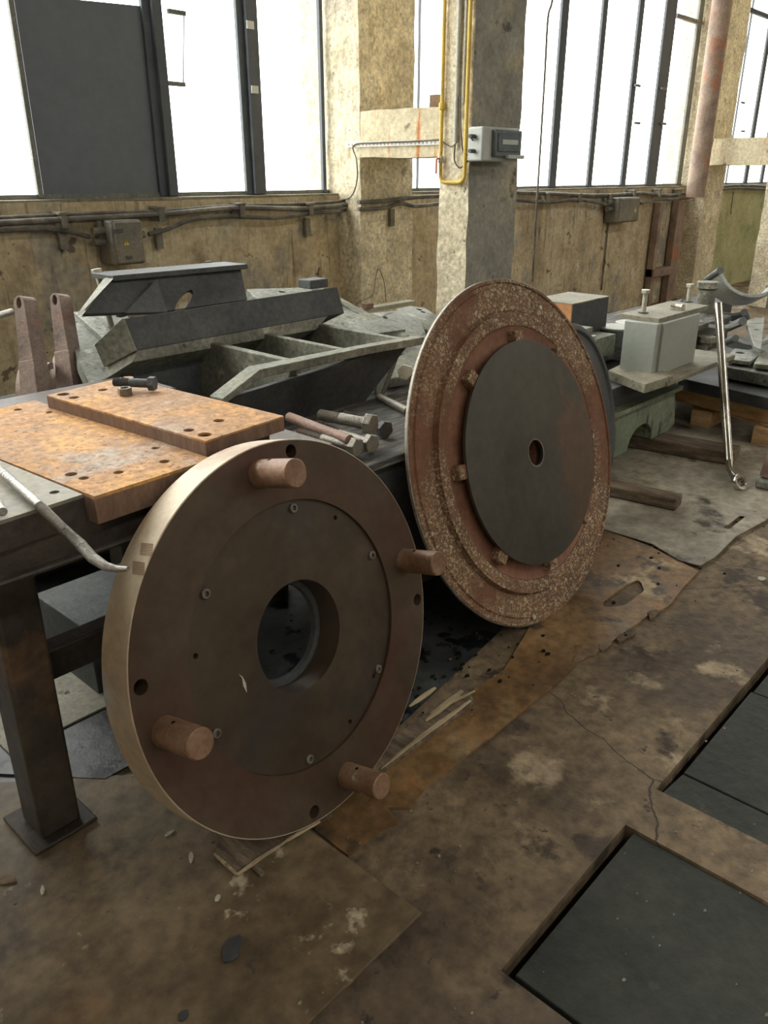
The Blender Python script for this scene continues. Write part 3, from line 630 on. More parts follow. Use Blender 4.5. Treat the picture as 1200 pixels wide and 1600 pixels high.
# front flange: a lip with sloping left end
F0 = ony(342, 622, yf); 
lip = MB().hexa([(F0.x, yf-.02, F0.z-.022), (1.68, yf-.02, zt-.03), (1.68, yf+.05, zt-.03), (F0.x, yf+.05, F0.z-.022)], [(F0.x, yf-.02, F0.z), (1.68, yf-.02, zt), (1.68, yf+.05, zt), (F0.x, yf+.05, F0.z)])
lip.hexa([(1.68, yf-.02, zt-.03), (2.2, yf-.02, zt-.03), (2.2, yf+.03, zt-.03), (1.68, yf+.05, zt-.03)], [(1.68, yf-.02, zt), (2.2, yf-.02, zt), (2.2, yf+.03, zt), (1.68, yf+.05, zt)])
lip.hexa([(2.2, yf-.02, zt-.03), (2.5, yf-.05, zt-.03), (2.5, yf+.0, zt-.03), (2.2, yf+.03, zt-.03)], [(2.2, yf-.02, zt), (2.5, yf-.05, zt), (2.5, yf+.0, zt), (2.2, yf+.03, zt)])
lip.build('front_flange', 'cast', Rb, bevel=.003)
MB().hexa([(1.5, yf+.10, .64), (2.3, yf+.10, .64), (2.3, yf+.13, .64), (1.5, yf+.13, .64)], [(F0.x, yf, F0.z-.01), (2.46, yf-.01, zt-.02), (2.46, yf+.02, zt-.02), (F0.x, yf+.02, F0.z-.01)]).build('front_wall', 'cast_dark', Rb)  # darker metal puts the shade below the flange into this wall's colour
for x, t_ in ((1.86, .035), (2.125, .03), (2.43, .03)):
    MB().hexa([(x-t_/2, yf+.12, .63), (x+t_/2, yf+.12, .63), (x+t_/2, yb, .63), (x-t_/2, yb, .63)], [(x-t_/2, yf, zt-.004), (x+t_/2, yf, zt-.004), (x+t_/2, yb, zt), (x-t_/2, yb, zt)]).build('rib', 'cast', Rb, bevel=.004)
MB().box(1.46, 2.46, yf+.1, yb+.05, .60, .64).build('base_web', 'cast_dark', Rb)
MB().box(1.5, 2.5, yb-.02, yb+.03, .62, zt).build('rear_wall', 'cast_dark', Rb)
a = ony(343, 617, yf+.01)
# boxed rail across it
Bm = thing('box_rail', 'long dark steel box rail with pale square end lying on the ribbed casting', 'rail', (1.5, 2.7, .9))
rx = Matrix.Rotation(radians(-16), 3, 'X')
e0 = [ony(195, 497, 2.62), ony(215, 548, 2.60), ony(167, 573, 2.72), ony(152, 538, 2.74)]
dx = Vector((1.05, .0, .012))
mb = MB(); mb.add(e0+[p+dx for p in e0], [(0, 1, 2, 3), (7, 6, 5, 4), (0, 4, 5, 1), (1, 5, 6, 2), (2, 6, 7, 3), (3, 7, 4, 0)])
mb.build('rail_body', 'cast_dark', Bm, bevel=.004, recalc=True)
c = sum(e0, Vector())/4; e1 = [c+(p-c)*1.0+Vector((-.012, 0, 0)) for p in e0]
MB().hexa([e1[3], e1[2], e1[2]+Vector((.012, 0, 0)), e1[3]+Vector((.012, 0, 0))], [e1[0], e1[1], e1[1]+Vector((.012, 0, 0)), e1[0]+Vector((.012, 0, 0))]).build('end_plate', 'cast', Bm, bevel=.002, recalc=True)
q0 = ony(207, 566, 2.60); q1 = ony(165, 592, 2.7)
MB().hexa([q1, q1+Vector((.9, 0, .0)), q0+Vector((.9, 0, 0)), q0], [e0[2], e0[2]+dx*.9, e0[1]+dx*.9, e0[1]]).build('lower_flange', 'cast', Bm, recalc=True)
# upper trough weldment
Tw = thing('trough_frame', 'dark angular steel trough frame with gusset standing on the box rail', 'steel frame', (1.95, 2.9, 1.0))
A0 = ony(131, 489, 2.95); A1 = ony(175, 436, 3.05); A2 = ony(376, 418, 3.05); A3 = ony(386, 468, 2.95)
wl_ = ony(265, 478, 2.95); wr_ = ony(312, 476, 2.95); wt_ = ony(300, 464, 2.97); wt2 = ony(272, 466, 2.97)
b0 = ony(262, 486, 2.94); 
T = None
mb = MB()
nvec = (A1-A0).cross(A3-A0)
slab(mb, [A0, A1, A2, A3, b0], .02, [((wl_+wr_+wt_+wt2)/4, .085, .02, .0)])
mb.build('web_plate', 'cast_dark', Tw, recalc=True)
o1 = Vector((-.02, -.02, .0))
MB().hexa([A0+o1, A1+o1, A1+Vector((-.02, .03, .0)), A0+Vector((-.02, .02, -.01))], [A0+Vector((.0, -.02, .02)), A1+Vector((.01, -.02, .015)), A1+Vector((.01, .03, .012)), A0+Vector((.0, .02, .012))]).build('end_lip', 'cast', Tw, recalc=True)
MB().hexa([A1+Vector((-.01, -.03, -.006)), A2+Vector((.02, -.03, -.006)), A2+Vector((.02, .14, -.006)), A1+Vector((-.01, .14, -.006))], [A1+Vector((-.01, -.03, .016)), A2+Vector((.02, -.03, .016)), A2+Vector((.02, .14, .016)), A1+Vector((-.01, .14, .016))]).build('top_lip', 'cast_dark', Tw, bevel=.003, recalc=True)
g0 = ony(195, 489, 2.90); g1 = ony(245, 436, 3.0); g2 = ony(262, 487, 2.91)
mb = MB(); slab(mb, [g0, g1, g2], .02); mb.build('gusset', 'cast_dark', Tw, recalc=True)
# packing under the frame so that it stands on the rail and the rear castings
# left slotted foot casting
def casting(name, label, pts, th, holes, m, group=None, extra=None):
    t_ = thing(name, label, 'casting', sum([Vector(p) for p in pts], Vector())/len(pts)-Vector((0, 0, .1)), group=group)
    mb = MB(); slab(mb, pts, th, holes); mb.build('face_plate', m, t_, bevel=.006, recalc=True)
    return t_
gc = 'slotted grey foot castings piled behind the benches'
c = casting('slotted_casting', 'pale slotted foot casting between the red levers and the box rail', [ony(92, 492, 3.25), ony(118, 488, 3.27), ony(165, 532, 3.0), ony(168, 592, 2.75), ony(140, 600, 2.72)], .05, [(ony(107, 510, 3.17), .035, .016, .3)], 'cast_pale', gc)
mb = MB(); slab(mb, [ony(116, 489, 3.3), ony(192, 483, 3.3), ony(205, 500, 3.2), ony(205, 560, 2.95), ony(160, 590, 2.85)], .05, [(ony(190, 494, 3.25), .03, .014, .2)])
mb.build('side_plate', 'cast_pale', c, bevel=.005, recalc=True)
mb = MB(); slab(mb, [ony(116, 488, 3.24), ony(133, 483, 3.24), ony(178, 520, 3.0), ony(164, 530, 2.96)], .03); mb.build('ridge', 'cast_pale', c, bevel=.004, recalc=True)
# rear castings
c = casting('slotted_casting', 'pale casting rising beyond the box rail end, with bolt heads along its top', [ony(384, 458, 3.4), ony(480, 441, 3.4), ony(505, 452, 3.35), ony(560, 485, 3.1), ony(632, 522, 2.85), ony(560, 520, 2.8), ony(512, 515, 2.85), ony(395, 470, 3.3)], .05, [(ony(490, 450, 3.33), .03, .013, 0), (ony(441, 455, 3.35), .022, .01, 0)], 'cast_pale', gc)
mb = MB(); slab(mb, [ony(488, 446, 3.36), ony(505, 449, 3.32), ony(640, 524, 2.8), ony(628, 531, 2.77)], .06); mb.build('ridge', 'cast', c, bevel=.005, recalc=True)
a = ony(478, 446, 3.3); MB().box(a.x-.04, a.x+.09, 3.22, 3.32, a.z-.01, a.z+.035).build('clamp_block', 'cast_dark', c, bevel=.006)
c = casting('slotted_casting', 'broad grey casting with two oval holes in front of the concrete pillar', [ony(500, 520, 2.9), ony(572, 492, 3.3), ony(618, 487, 3.4), ony(660, 497, 3.25), ony(672, 540, 2.8), ony(640, 560, 2.7), ony(560, 545, 2.75)], .06, [(ony(602, 500, 3.25), .03, .018, 0), (ony(540, 512, 3.0), .035, .016, 0)], 'cast_pale', gc)
c = casting('slotted_casting', 'grey casting with single hole at its raised end, nearest the stepped disc', [ony(616, 487, 3.5), ony(640, 477, 3.6), ony(665, 478, 3.6), ony(690, 500, 3.4), ony(680, 520, 3.1), ony(650, 505, 3.2)], .06, [(ony(661, 488, 3.5), .03, .015, 0)], 'cast_pale', gc)
c = casting('steel_offcut', 'grey flat-topped steel offcut poking out below the broad casting', [ony(585, 575, 2.5), ony(655, 540, 2.75), ony(662, 560, 2.65), ony(650, 583, 2.4), ony(612, 590, 2.35)], .05, [], 'cast')
o = MB().box(2.2, 4.2, 2.95, 3.9, .35, .52).build('timber_stack', 'wood_black', bevel=.02); tag(o, 'dark timber stack carrying the slotted castings', 'timber')
o = MB().box(2.3, 4.1, 3.05, 3.8, .004, .349).build('steel_crate', 'block_dark', bevel=.01); tag(o, 'black steel crate under the dark timber stack', 'crate')
# support block under left castings
o = MB().box(.9, 2.15, 2.85, 3.6, .3, .60).build('timber_stack', 'wood_black', bevel=.02); tag(o, 'pale cracked timber stack under the red levers', 'timber')
o = MB().box(1.0, 2.1, 2.95, 3.5, .004, .299).build('steel_crate', 'block_dark', bevel=.01); tag(o, 'black steel crate under the timber stack of the red levers', 'crate')
# offcut resting
# red levers with curved shoes
def lever(top, foot, y, arc, label):
    a = ony(*top, y); b = ony(*foot, y-.1)
    t_ = thing('eye_lever', label, 'lever', b, group='worn red eye levers')
    wdt = .042; L = (a-b).length; d = (a-b).normalized(); n = Vector((-.95, -.32, 0)).normalized(); n = (n-d*n.dot(d)).normalized(); x = d.cross(n)
    T = Matrix(((x.x, d.x, n.x, b.x), (x.y, d.y, n.y, b.y), (x.z, d.z, n.z, b.z), (0, 0, 0, 1)))
    r = wdt*.62; ol = [(-wdt*1.15, 0), (wdt*1.15, 0), (wdt*.85, L*.35)]+[(r*cos(q), L-r+r*sin(q)) for q in [pi*i/12 for i in range(13)]]+[(-wdt*.85, L*.35)]
    MB().prism(ol, -.06, T, [circ(0, L-r, .012, .019, 18)]).build('lever_arm', 'red_lever', t_, bevel=.003)
    # curved brake-like shoe below
    pr = [(.18, -.05), (.205, -.05), (.205, .05), (.18, .05)]
    sh = MB(); vs = []; fs = []; N = 22
    for i in range(N+1):
        q = radians(-8+100*i/N)
        for rr_, zz in pr: vs.append((-.19+rr_*cos(q), -.19+rr_*sin(q)-.0, zz-.03))
    for i in range(N):
        for k in range(4): fs.append((i*4+k, (i+1)*4+k, (i+1)*4+(k+1) % 4, i*4+(k+1) % 4))
    fs += [(0, 1, 2, 3), tuple(N*4+k for k in (3, 2, 1, 0))]
    MB().hexa([T @ Vector(p) for p in ((-.05, -.06, -.085), (.05, -.06, -.085), (.05, -.06, .012), (-.05, -.06, .012))], [T @ Vector(p) for p in ((-.04, L*.42, -.059), (.038, L*.42, -.059), (.038, L*.42, .002), (-.04, L*.42, .002))]).build('lever_foot', 'red_lever', t_, recalc=True, bevel=.003)
    T2 = T @ Matrix.Rotation(radians(-55), 4, 'Y') @ Matrix.Translation((-.03, .16, .04)); sh.add([T2 @ Vector(p) for p in vs], fs).build('curved_shoe', 'red_lever', t_, recalc=True)
    return t_
lever((28, 462), (50, 635), 2.95, 0, 'worn red lever with eye holding a pin, leftmost of the pair')
lever((84, 458), (105, 612), 3.05, 0, 'worn red lever with empty oval eye, right of the pair')
a = ony(18, 487, 2.9); b = ony(-15, 497, 2.7)
o = MB().cyl(a, b, .011, n=16).build('lever_pin', 'bar'); tag(o, 'grey steel pin through the eye of the left red lever', 'pin')
# bolt standing behind trough
a = ony(150, 420, 3.2); hexbolt('hex_bolt', 'tall hex bolt sticking up behind the trough frame left end', a, (.1, -.1, -1), .45, .012, .022, .018, 'bolt_pale', thread=False)
a = ony(326, 408, 3.6); hexbolt('hex_bolt', 'small dark bolt head peeking above the trough frame', a, (.0, 0, -1), .58, .012, .02, .018, 'cast_dark')

# ------------------------------------------------------------------ wall services
def wallpts(l, y): return [ony(px, py, y) for px, py in l]
def cable(l, y, r, label, m='cable', name='wall_cable', group='cables clipped along the window wall'):
    pts = wallpts(l, y) if not isinstance(l[0], Vector) else l
    sm = []
    for i in range(len(pts)-1):
        p0 = pts[max(i-1, 0)]; p1_ = pts[i]; p2 = pts[i+1]; p3 = pts[min(i+2, len(pts)-1)]
        for k in range(8):
            t = k/8; sm.append(.5*((2*p1_)+(-p0+p2)*t+(2*p0-5*p1_+4*p2-p3)*t*t+(-p0+3*p1_-3*p2+p3)*t**3))
    sm.append(pts[-1]); o = MB().tube(sm, r, 8).build(name, m, smooth=60); tag(o, label, 'cable', group); return o
yc = 4.44
cable([(-30, 342), (90, 336), (180, 332), (250, 330), (350, 322), (480, 318), (560, 312)], yc, .010, 'thin upper cable along the wall under the left window')
cable([(-30, 350), (100, 343), (250, 335), (370, 325), (480, 326), (560, 318)], yc-.02, .016, 'thick upper cable along the wall under the left window')
cable([(-30, 362), (60, 357), (100, 360), (140, 370)], yc, .014, 'thick cable arriving from the left at the near junction box')
cable([(232, 366), (262, 358), (300, 343), (350, 338), (430, 340), (480, 333), (520, 331), (560, 324)], yc-.01, .013, 'cable rising from the near junction box to the wall clips')
cable([(560, 316), (600, 314), (640, 309), (690, 306)], 4.24, .015, 'upper cable crossing the nearer wall pillar')
cable([(560, 327), (600, 325), (625, 318), (650, 322), (690, 318)], 4.24, .014, 'lower cable crossing the nearer wall pillar')
cable([(805, 301), (850, 302), (905, 305), (955, 305), (1000, 302), (1050, 305), (1100, 296), (1150, 290), (1210, 292)], yc, .018, 'upper thick cable under the right window')
cable([(805, 312), (855, 316), (905, 312), (950, 320), (975, 322)], yc-.02, .017, 'lower sagging cable reaching the far junction box')
cable([(1000, 318), (1030, 312), (1070, 310), (1110, 300), (1150, 294), (1210, 296)], yc-.02, .016, 'lower cable leaving the far junction box towards the rusty pipe')
def clip(px, py, y=4.42, group='cable clips on the window wall', s=1.0):
    a = ony(px, py, y); t_ = MB().box(a.x-.02*s, a.x+.02*s, y-.02, y+.08, a.z-.05, a.z+.03).box(a.x-.028*s, a.x+.028*s, y-.025, y+.08, a.z+.02, a.z+.035).build('cable_clip', 'jbox', bevel=.003)
    tag(t_, 'steel cable clip holding the cables to the wall below the windows', 'clip', group)
for px, py in [(98, 342), (250, 332), (376, 326), (484, 325), (855, 307), (905, 308), (953, 308), (990, 302), (1030, 300), (1062, 300)]: clip(px, py)
for px, py in [(98, 372), (248, 372), (480, 355), (612, 340)]:
    a = ony(px, py, 4.47 if px < 560 else 4.26); o = MB().box(a.x-.022, a.x+.022, a.y-.012, a.y+.015, a.z-.06, a.z+.06).build('wall_bracket', 'jbox', bevel=.002); tag(o, 'short vertical steel strip fixed to the wall under the cables', 'bracket', 'vertical strips under the cable run')
# junction boxes
a = ony(176, 345, 4.3); b = ony(232, 412, 4.3)
J = thing('junction_box', 'grimy grey junction box with yellow warning triangle on wall, left window', 'junction box', (a.x, 4.45, b.z))
MB().box(a.x, b.x, 4.33, 4.49, b.z, a.z).build('box_body', 'jbox', J, bevel=.012)
MB().box(a.x+.015, b.x-.004, 4.318, 4.335, b.z+.008, a.z-.008).build('lid', 'jbox', J, bevel=.008)
c = ony(198, 379, 4.314); MB().prism([(c.x-.017, c.z-.014), (c.x+.017, c.z-.014), (c.x, c.z+.018)], .002, Matrix.Translation((0, 4.318, 0)) @ Matrix.Rotation(pi/2, 4, 'X')).build('warning_triangle', 'warn', J)
MB().prism([(c.x-.003, c.z+.010), (c.x+.003, c.z+.010), (c.x, c.z+.001), (c.x+.003, c.z+.001), (c.x-.002, c.z-.011), (c.x, c.z-.002), (c.x-.003, c.z-.002)], .001, Matrix.Translation((0, 4.3155, 0)) @ Matrix.Rotation(pi/2, 4, 'X')).build('bolt_symbol', 'black', J)
c = ony(202, 402, 4.314); MB().box(c.x-.02, c.x+.02, 4.31, 4.319, c.z-.008, c.z+.008).build('latch', 'cast_dark', J, bevel=.003)
c = ony(185, 361, 4.314); MB().box(c.x-.03, c.x+.03, 4.313, 4.319, c.z-.01, c.z+.01).build('name_plate', 'cast_dark', J, bevel=.001)
for yy in (362, 380):
    c = ony(140, yy, 4.4); MB().cyl((a.x-.07, 4.41, c.z), (a.x, 4.41, c.z), .022, n=14).build('cable_gland', 'jbox', J)
MB().cyl((b.x, 4.41, ony(232, 366, 4.41).z), (b.x+.06, 4.41, ony(232, 366, 4.41).z), .02, n=14).build('cable_gland', 'jbox', J)
a = ony(972, 309, 4.3); b = ony(1000, 346, 4.3)
J = thing('junction_box', 'dark grey junction box on the wall under the right window', 'junction box', (a.x, 4.45, b.z))
MB().box(a.x, b.x, 4.33, 4.49, b.z, a.z).build('box_body', 'jbox', J, bevel=.012)
MB().box(a.x+.02, b.x-.01, 4.318, 4.335, b.z+.01, a.z-.01).build('lid', 'jbox', J, bevel=.008)
c = ony(993, 328, 4.314); MB().prism([(c.x-.03, c.z-.02), (c.x+.03, c.z-.02), (c.x, c.z+.028)], .002, Matrix.Translation((0, 4.318, 0)) @ Matrix.Rotation(pi/2, 4, 'X')).build('warning_triangle', 'warn', J)
for yy in (316, 326): 
    c = ony(965, yy, 4.4); MB().cyl((a.x-.1, 4.41, c.z), (a.x, 4.41, c.z), .025, n=14).build('cable_gland', 'jbox', J)
# enclosure on the front column
a = ony(751, 197, 3.22); b = ony(808, 253, 3.22)
Mx = thing('meter_box', 'light grey plastic meter box with smoked window on the concrete column', 'meter box', (a.x, 3.31, b.z))
MB().box(a.x-.0, b.x-.02, 3.20, 3.315, b.z, a.z).build('box_body', 'grey_box', Mx, bevel=.012, seg=3)
c0 = ony(771, 202, 3.19); c1_ = ony(810, 246, 3.19)
MB().box(c0.x, c1_.x, 3.17, 3.20, c1_.z, c0.z).build('window_frame', 'tin', Mx, bevel=.006)
MB().box(c0.x+.025, c1_.x-.025, 3.162, 3.172, c1_.z+.03, c0.z-.02).build('smoked_window', 'screen', Mx, bevel=.004)
MB().box(c0.x+.06, c1_.x-.06, 3.157, 3.164, c1_.z+.07, c0.z-.055).build('dial', 'grey_box', Mx, bevel=.002)
MB().box(c0.x+.12, c1_.x+.01, 3.15, 3.175, c1_.z-.01, c1_.z+.012).build('hasp', 'grey_box', Mx, bevel=.003)
for yy in (213, 236):
    c = onx(747, yy, a.x); MB().cyl((a.x-.05, 3.26, c.z), (a.x, 3.26, c.z), .012, n=12).build('cable_gland', 'cast_dark', Mx)
# yellow pipe U and conduits on the column's left face
XF = 4.395
def xp(px, py): return onx(px, py, XF)
Yp = thing('gas_pipe', 'yellow gas pipe bent in a U on the left face of the column', 'pipe', xp(705, 285))
u0 = xp(694.5, 0); u1 = xp(689, 160); u2 = xp(688, 270); u3 = xp(696, 286); u4 = xp(718, 284); u5 = xp(726, 268); u6 = xp(734, 0)
lo = (u3.z+u4.z)/2; ya = u2.y; yb_ = u5.y; zt_ = 4.5
pts = [Vector((XF, ya, zt_)), Vector((XF, ya, 2.0)), Vector((XF, ya, lo+.05))]
r_ = .045
for i in range(1, 9): q = pi/2*i/8; pts.append(Vector((XF, ya-r_+r_*cos(q), lo+r_-r_*sin(q))))
for i in range(0, 9): q = pi/2*i/8; pts.append(Vector((XF, yb_+r_-r_*sin(q), lo+r_-r_*cos(q))))
pts += [Vector((XF, yb_, 2.0)), Vector((XF, yb_, zt_))]
MB().tube(pts, .0125, 14).build('pipe_run', 'yellow', Yp, smooth=60)
c = xp(690, 166); MB().cyl((XF, ya, c.z-.02), (XF, ya, c.z+.02), .021, n=8).build('union_nut', 'yellow', Yp, bevel=.002)
c = xp(685, 248); MB().cyl((XF, ya, c.z-.025), (XF, ya, c.z+.015), .02, n=8).build('valve_body', 'bolt_pale', Yp, bevel=.002)
MB().box(XF-.04, XF-.03, ya, ya+.014, c.z-.09, c.z-.0).cyl((XF-.04, ya, c.z), (XF, ya, c.z), .006, n=8).build('valve_handle', 'red_tap', Yp, bevel=.002)
def vconduit(px, r, z0, label, m='grey_pipe', top=4.5):
    y = xp(px, 100).y; o = MB().cyl((4.42-r-.004, y, z0), (4.42-r-.004, y, top), r, n=16).build('conduit', m); tag(o, label, 'conduit', 'grey conduits on the column')
vconduit(714.5, .014, xp(712, 222).z, 'thicker pale grey conduit on the column between the yellow pipe legs')
vconduit(724, .009, xp(722, 160).z, 'thinner pale grey conduit on the column between the yellow pipe legs')
cable([xp(714, 222), onx(705, 229, 4.40), onx(692, 222, 4.40)], 0, .004, 'thin wire from the pale conduit to the perforated strip', group='loose wires on the column')
cable([onx(719, 150, 4.395), onx(720, 200, 4.395), onx(724, 238, 4.395), onx(735, 240, 4.40), Vector((4.42, 3.29, onx(740, 225, 4.42).z)), Vector((a.x-.05, 3.26, onx(747, 213, a.x).z))], 0, .005, 'grey wire from the column face to the meter box upper gland', group='loose wires on the column')
cable([onx(711, 226, 4.395), onx(710, 250, 4.395), onx(718, 262, 4.395), onx(728, 255, 4.40), Vector((4.42, 3.29, onx(740, 240, 4.42).z)), Vector((a.x-.05, 3.26, onx(747, 236, a.x).z))], 0, .005, 'grey looping wire from the conduit to the meter box lower gland', group='loose wires on the column')
# perforated strip on the beam
s0 = onx(540, 228, 4.405); s1 = onx(686, 220, 4.405)
zc = (s0.z+s1.z)/2; y0_ = s1.y; y1_ = 4.52
y1_ = onx(540, 228, 4.405).y
T = Matrix(((0, 0, 1, 4.404), (1, 0, 0, 0), (0, 1, 0, 0), (0, 0, 0, 1)))
hs = []; k = 0; yy = y0_+.03
while yy < y1_-.02: hs.append(slot(yy, zc, .004, .006, pi/2, 5)); yy += .034
mb = MB().prism([(y0_, zc-.016), (y1_, zc-.016), (y1_, zc+.016), (y0_, zc+.016)], .004, T, hs)
o = mb.build('perforated_strip', 'white'); tag(o, 'white perforated strip fixed along the concrete tie beam', 'strip')
yb0 = y0_
cable([onx(690, 218, 4.4), onx(640, 221, 4.398), onx(590, 223, 4.398), onx(553, 227, 4.398), onx(557, 250, 4.398), onx(558, 280, 4.398), onx(550, 305, 4.40), Vector((4.38, 4.44, 1.33)), ony(480, 318, 4.43)], 0, .005, 'thin dark wire dropping from the perforated strip to the cable run', group='loose wires on the column')
# junk on the beam
c = ony(625, 168, 3.95)
o = MB().box(4.5, 4.86, 4.0, 4.03, 1.905, 1.925, Matrix.Rotation(.4, 3, 'Z')).build('wood_lath', 'dusty', bevel=.002); tag(o, 'thin grey lath lying on top of the tie beam', 'lath')
c = ony(664, 150, 4.1)
o = MB().lathe([(.0005, 0), (.045, 0), (.05, .01), (.048, .09), (.052, .10), (.04, .10), (.038, .02), (.0005, .02)], 24, False, Matrix.Translation((4.85, 3.95, 1.91))).build('rusty_can', 'rust_pipe'); tag(o, 'small rusty can on top of the tie beam by the window', 'can')
# hanging cable right of the column
cable([ony(870, -40, 3.9), ony(862, 5, 3.9), ony(856, 30, 3.9), ony(851, 120, 3.9), ony(843, 250, 3.9), ony(838, 330, 3.9), ony(832, 440, 3.9)], 0, .009, 'thin black cable hanging straight down right of the column', name='hanging_cable', group='loose wires on the column')
o = MB().box(4.93, 4.975, 3.5, 3.58, ony(805, 350, 3.5).z, ony(805, 302, 3.5).z).build('junction_stub', 'black', bevel=.004); tag(o, 'black connector stub behind the right edge of the column', 'connector')
# thin wire on the wall
cable([ony(550, 482, 4.2), ony(565, 470, 4.2), ony(582, 460, 4.2), ony(590, 421, 4.2), ony(600, 440, 4.2), ony(603, 472, 4.15)], 0, .003, 'thin looped wire standing up from a small terminal before the pillar', name='loose_wire', group='loose wires on the column')
o = MB().box(4.0, 4.6, 3.9, 3.98, .62, ony(600, 476, 3.94).z).build('board_edge', 'paper'); tag(o, 'pale board edge with small terminal at the foot of the pillar', 'board')
o = MB().box(4.06, 4.13, 3.88, 3.93, ony(600, 476, 3.94).z, ony(600, 470, 3.94).z+.01).build('wire_terminal', 'bolt_rust', bevel=.003); tag(o, 'small rusty wire terminal at the pillar foot', 'terminal')
# rusty downpipe at the second pillar
Rp = thing('down_pipe', 'tall rusty brown down pipe beside the far concrete pillar', 'pipe', (10.35, 4.3, 0))
cx = (wx(1088, 200)+wx(1106, 200))/2*4.3/YW
MB().cyl((cx-.0, 4.27, 1.25), (cx, 4.27, 5.6), .11, n=24).build('pipe_run', 'rust_pipe', Rp)
MB().box(9.6, 9.68, 4.40, 4.485, .0, 1.2).box(10.1, 10.3, 4.40, 4.485, 0, 1.2).box(9.6, 10.2, 4.38, 4.485, .35, .45).build('lower_casing', 'rust_pipe', Rp, bevel=.006)
# vertical joint lines in the wall are thin steel strips
for px in (946,):
    c = ony(px, 400, 4.48); o = MB().cyl((c.x, 4.485, .3), (c.x, 4.485, 1.2), .009, n=8).build('wall_conduit', 'cable'); tag(o, 'thin dark conduit running down the wall below the far junction box', 'conduit')
a = ony(1146, 300, 4.44); b = ony(1142, 330, 4.44); cable([a, b, ony(1143, 333, 4.44)], 0, .008, 'short wire loop hanging under the far cable run', name='loose_wire', group='loose wires on the column')

# ------------------------------------------------------------------ right side machinery
# timber bearers on the floor
def beam_on_floor(p_near, p_far, w_, h, m, label, z=.0, name='timber_beam'):
    a = Vector(p_near); b = Vector(p_far); d = (b-a); d.z = 0; L = d.length; d.normalize(); s_ = Vector((-d.y, d.x, 0))
    t_ = MB().hexa([a-s_*w_/2, a+s_*w_/2, b+s_*w_/2, b-s_*w_/2][::-1], [q+Vector((0, 0, h)) for q in [a-s_*w_/2, a+s_*w_/2, b+s_*w_/2, b-s_*w_/2][::-1]])
    n = 1; o = t_.build(name, m, bevel=.008, recalc=True); tag(o, label, 'timber'); return o
z1 = .016
beam_on_floor((4.47, 1.42, z1), (4.30, 2.6, z1), .17, .075, 'wood_y', 'long rough timber bearer under the green machine bed, near the spanner')
beam_on_floor((3.60, 1.37, z1), (3.45, 2.5, z1), .10, .06, 'wood_y', 'dark round-edged timber lying on the grey sheet right of the stepped disc')
G = thing('machine_bed', 'dirty green machine bed with arched opening standing on timber', 'machine bed', (4.2, 2.1, .095))
y0g = 1.85; zb = .095; zt2 = .345
arch = [(3.5, zt2), (3.5, zb), (3.98, zb)]+[(4.15-.15*cos(q), zb+.12*sin(q)) for q in [pi*i/12 for i in range(13)]]+[(4.52, zb), (4.60, zb+.03), (4.55, zt2)]
MB().prism(arch, .55, Matrix.Translation((0, y0g+.55, 0)) @ Matrix.Rotation(pi/2, 4, 'X')).build('bed_side', 'green_bed', G, bevel=.006, recalc=True)
MB().box(3.5, 4.58, y0g-.03, y0g+.6, zt2-.005, zt2+.02).build('bed_flange', 'green_bed', G, bevel=.004)
MB().box(3.62, 4.5, y0g+.04, y0g+.5, zt2+.015, .47).build('slide_body', 'block_dark', G, bevel=.006)
# base slabs
s1_ = [P2(950, 580, .515), P2(1008, 602, .515), P2(1052, 588, .515), P2(990, 560, .515)]
o = MB().prism(s1_, .05, Matrix.Translation((0, 0, .47))).build('base_slab', 'dusty', bevel=.004, recalc=True); tag(o, 'dusty square steel slab with big bolt in front of the grey block', 'slab')
o = MB().box(4.06, 5.0, 1.70, 2.05, .471, .5).build('base_plank', 'dusty', bevel=.006); tag(o, 'rough timber plank under the grey block reaching right', 'plank')
a = onz(1003, 574, .52); hx = thing('anchor_bolt', 'rusty square-headed anchor bolt with washer on the dusty slab', 'bolt', (a.x, a.y, .521))
MB().cyl((a.x, a.y, .521), (a.x, a.y, .53), .055, n=28).build('washer', 'cast_dark', hx)
MB().cyl((a.x, a.y, .53), (a.x, a.y, .585), .042, n=6, ph=.3).build('head', 'bolt_rust', hx, bevel=.003)
# grey I block
K = thing('clamp_block', 'smooth grey box block under a dusty top plate with upright bolts', 'clamp block', (4.3, 1.8, .5))
zt3 = .80
MB().box(4.15, 4.62, 1.80, 2.02, .501, zt3-.022).build('block_body', 'block_grey', K, bevel=.003)
MB().box(4.10, 4.16, 1.815, 2.0, .501, zt3-.022).build('side_web', 'block_grey', K, bevel=.002)
tp = [onz(969, 490, zt3), onz(1030, 498, zt3), onz(1108, 477, zt3), onz(1047, 470, zt3)]
MB().prism([(p.x, p.y) for p in tp], .024, Matrix.Translation((0, 0, zt3-.024))).build('top_plate', 'dusty', K, bevel=.002, recalc=True)
def stud(px, py, label, hgt):
    a = onz(px, py, zt3); t_ = thing('upright_bolt', label, 'bolt', (a.x, a.y, zt3+.001), group='bolts standing on the grey block')
    MB().cyl((a.x, a.y, zt3+.001), (a.x, a.y, zt3+.006), .028, n=24).build('washer', 'cast_dark', t_)
    MB().cyl((a.x, a.y, zt3+.006), (a.x, a.y, zt3+hgt), .0135, n=18).build('shank', 'bolt_pale', t_)
    MB().cyl((a.x, a.y, zt3+hgt), (a.x, a.y, zt3+hgt+.02), .025, n=6).build('head', 'bolt_pale', t_, bevel=.002)
stud(1005, 489, 'pale bolt standing upright on the near end of the grey block', .105)
stud(1075, 472, 'pale bolt standing upright on the far end of the grey block', .085)
a = onz(1056, 478, zt3+.016); b = onz(1068, 480, zt3+.016)
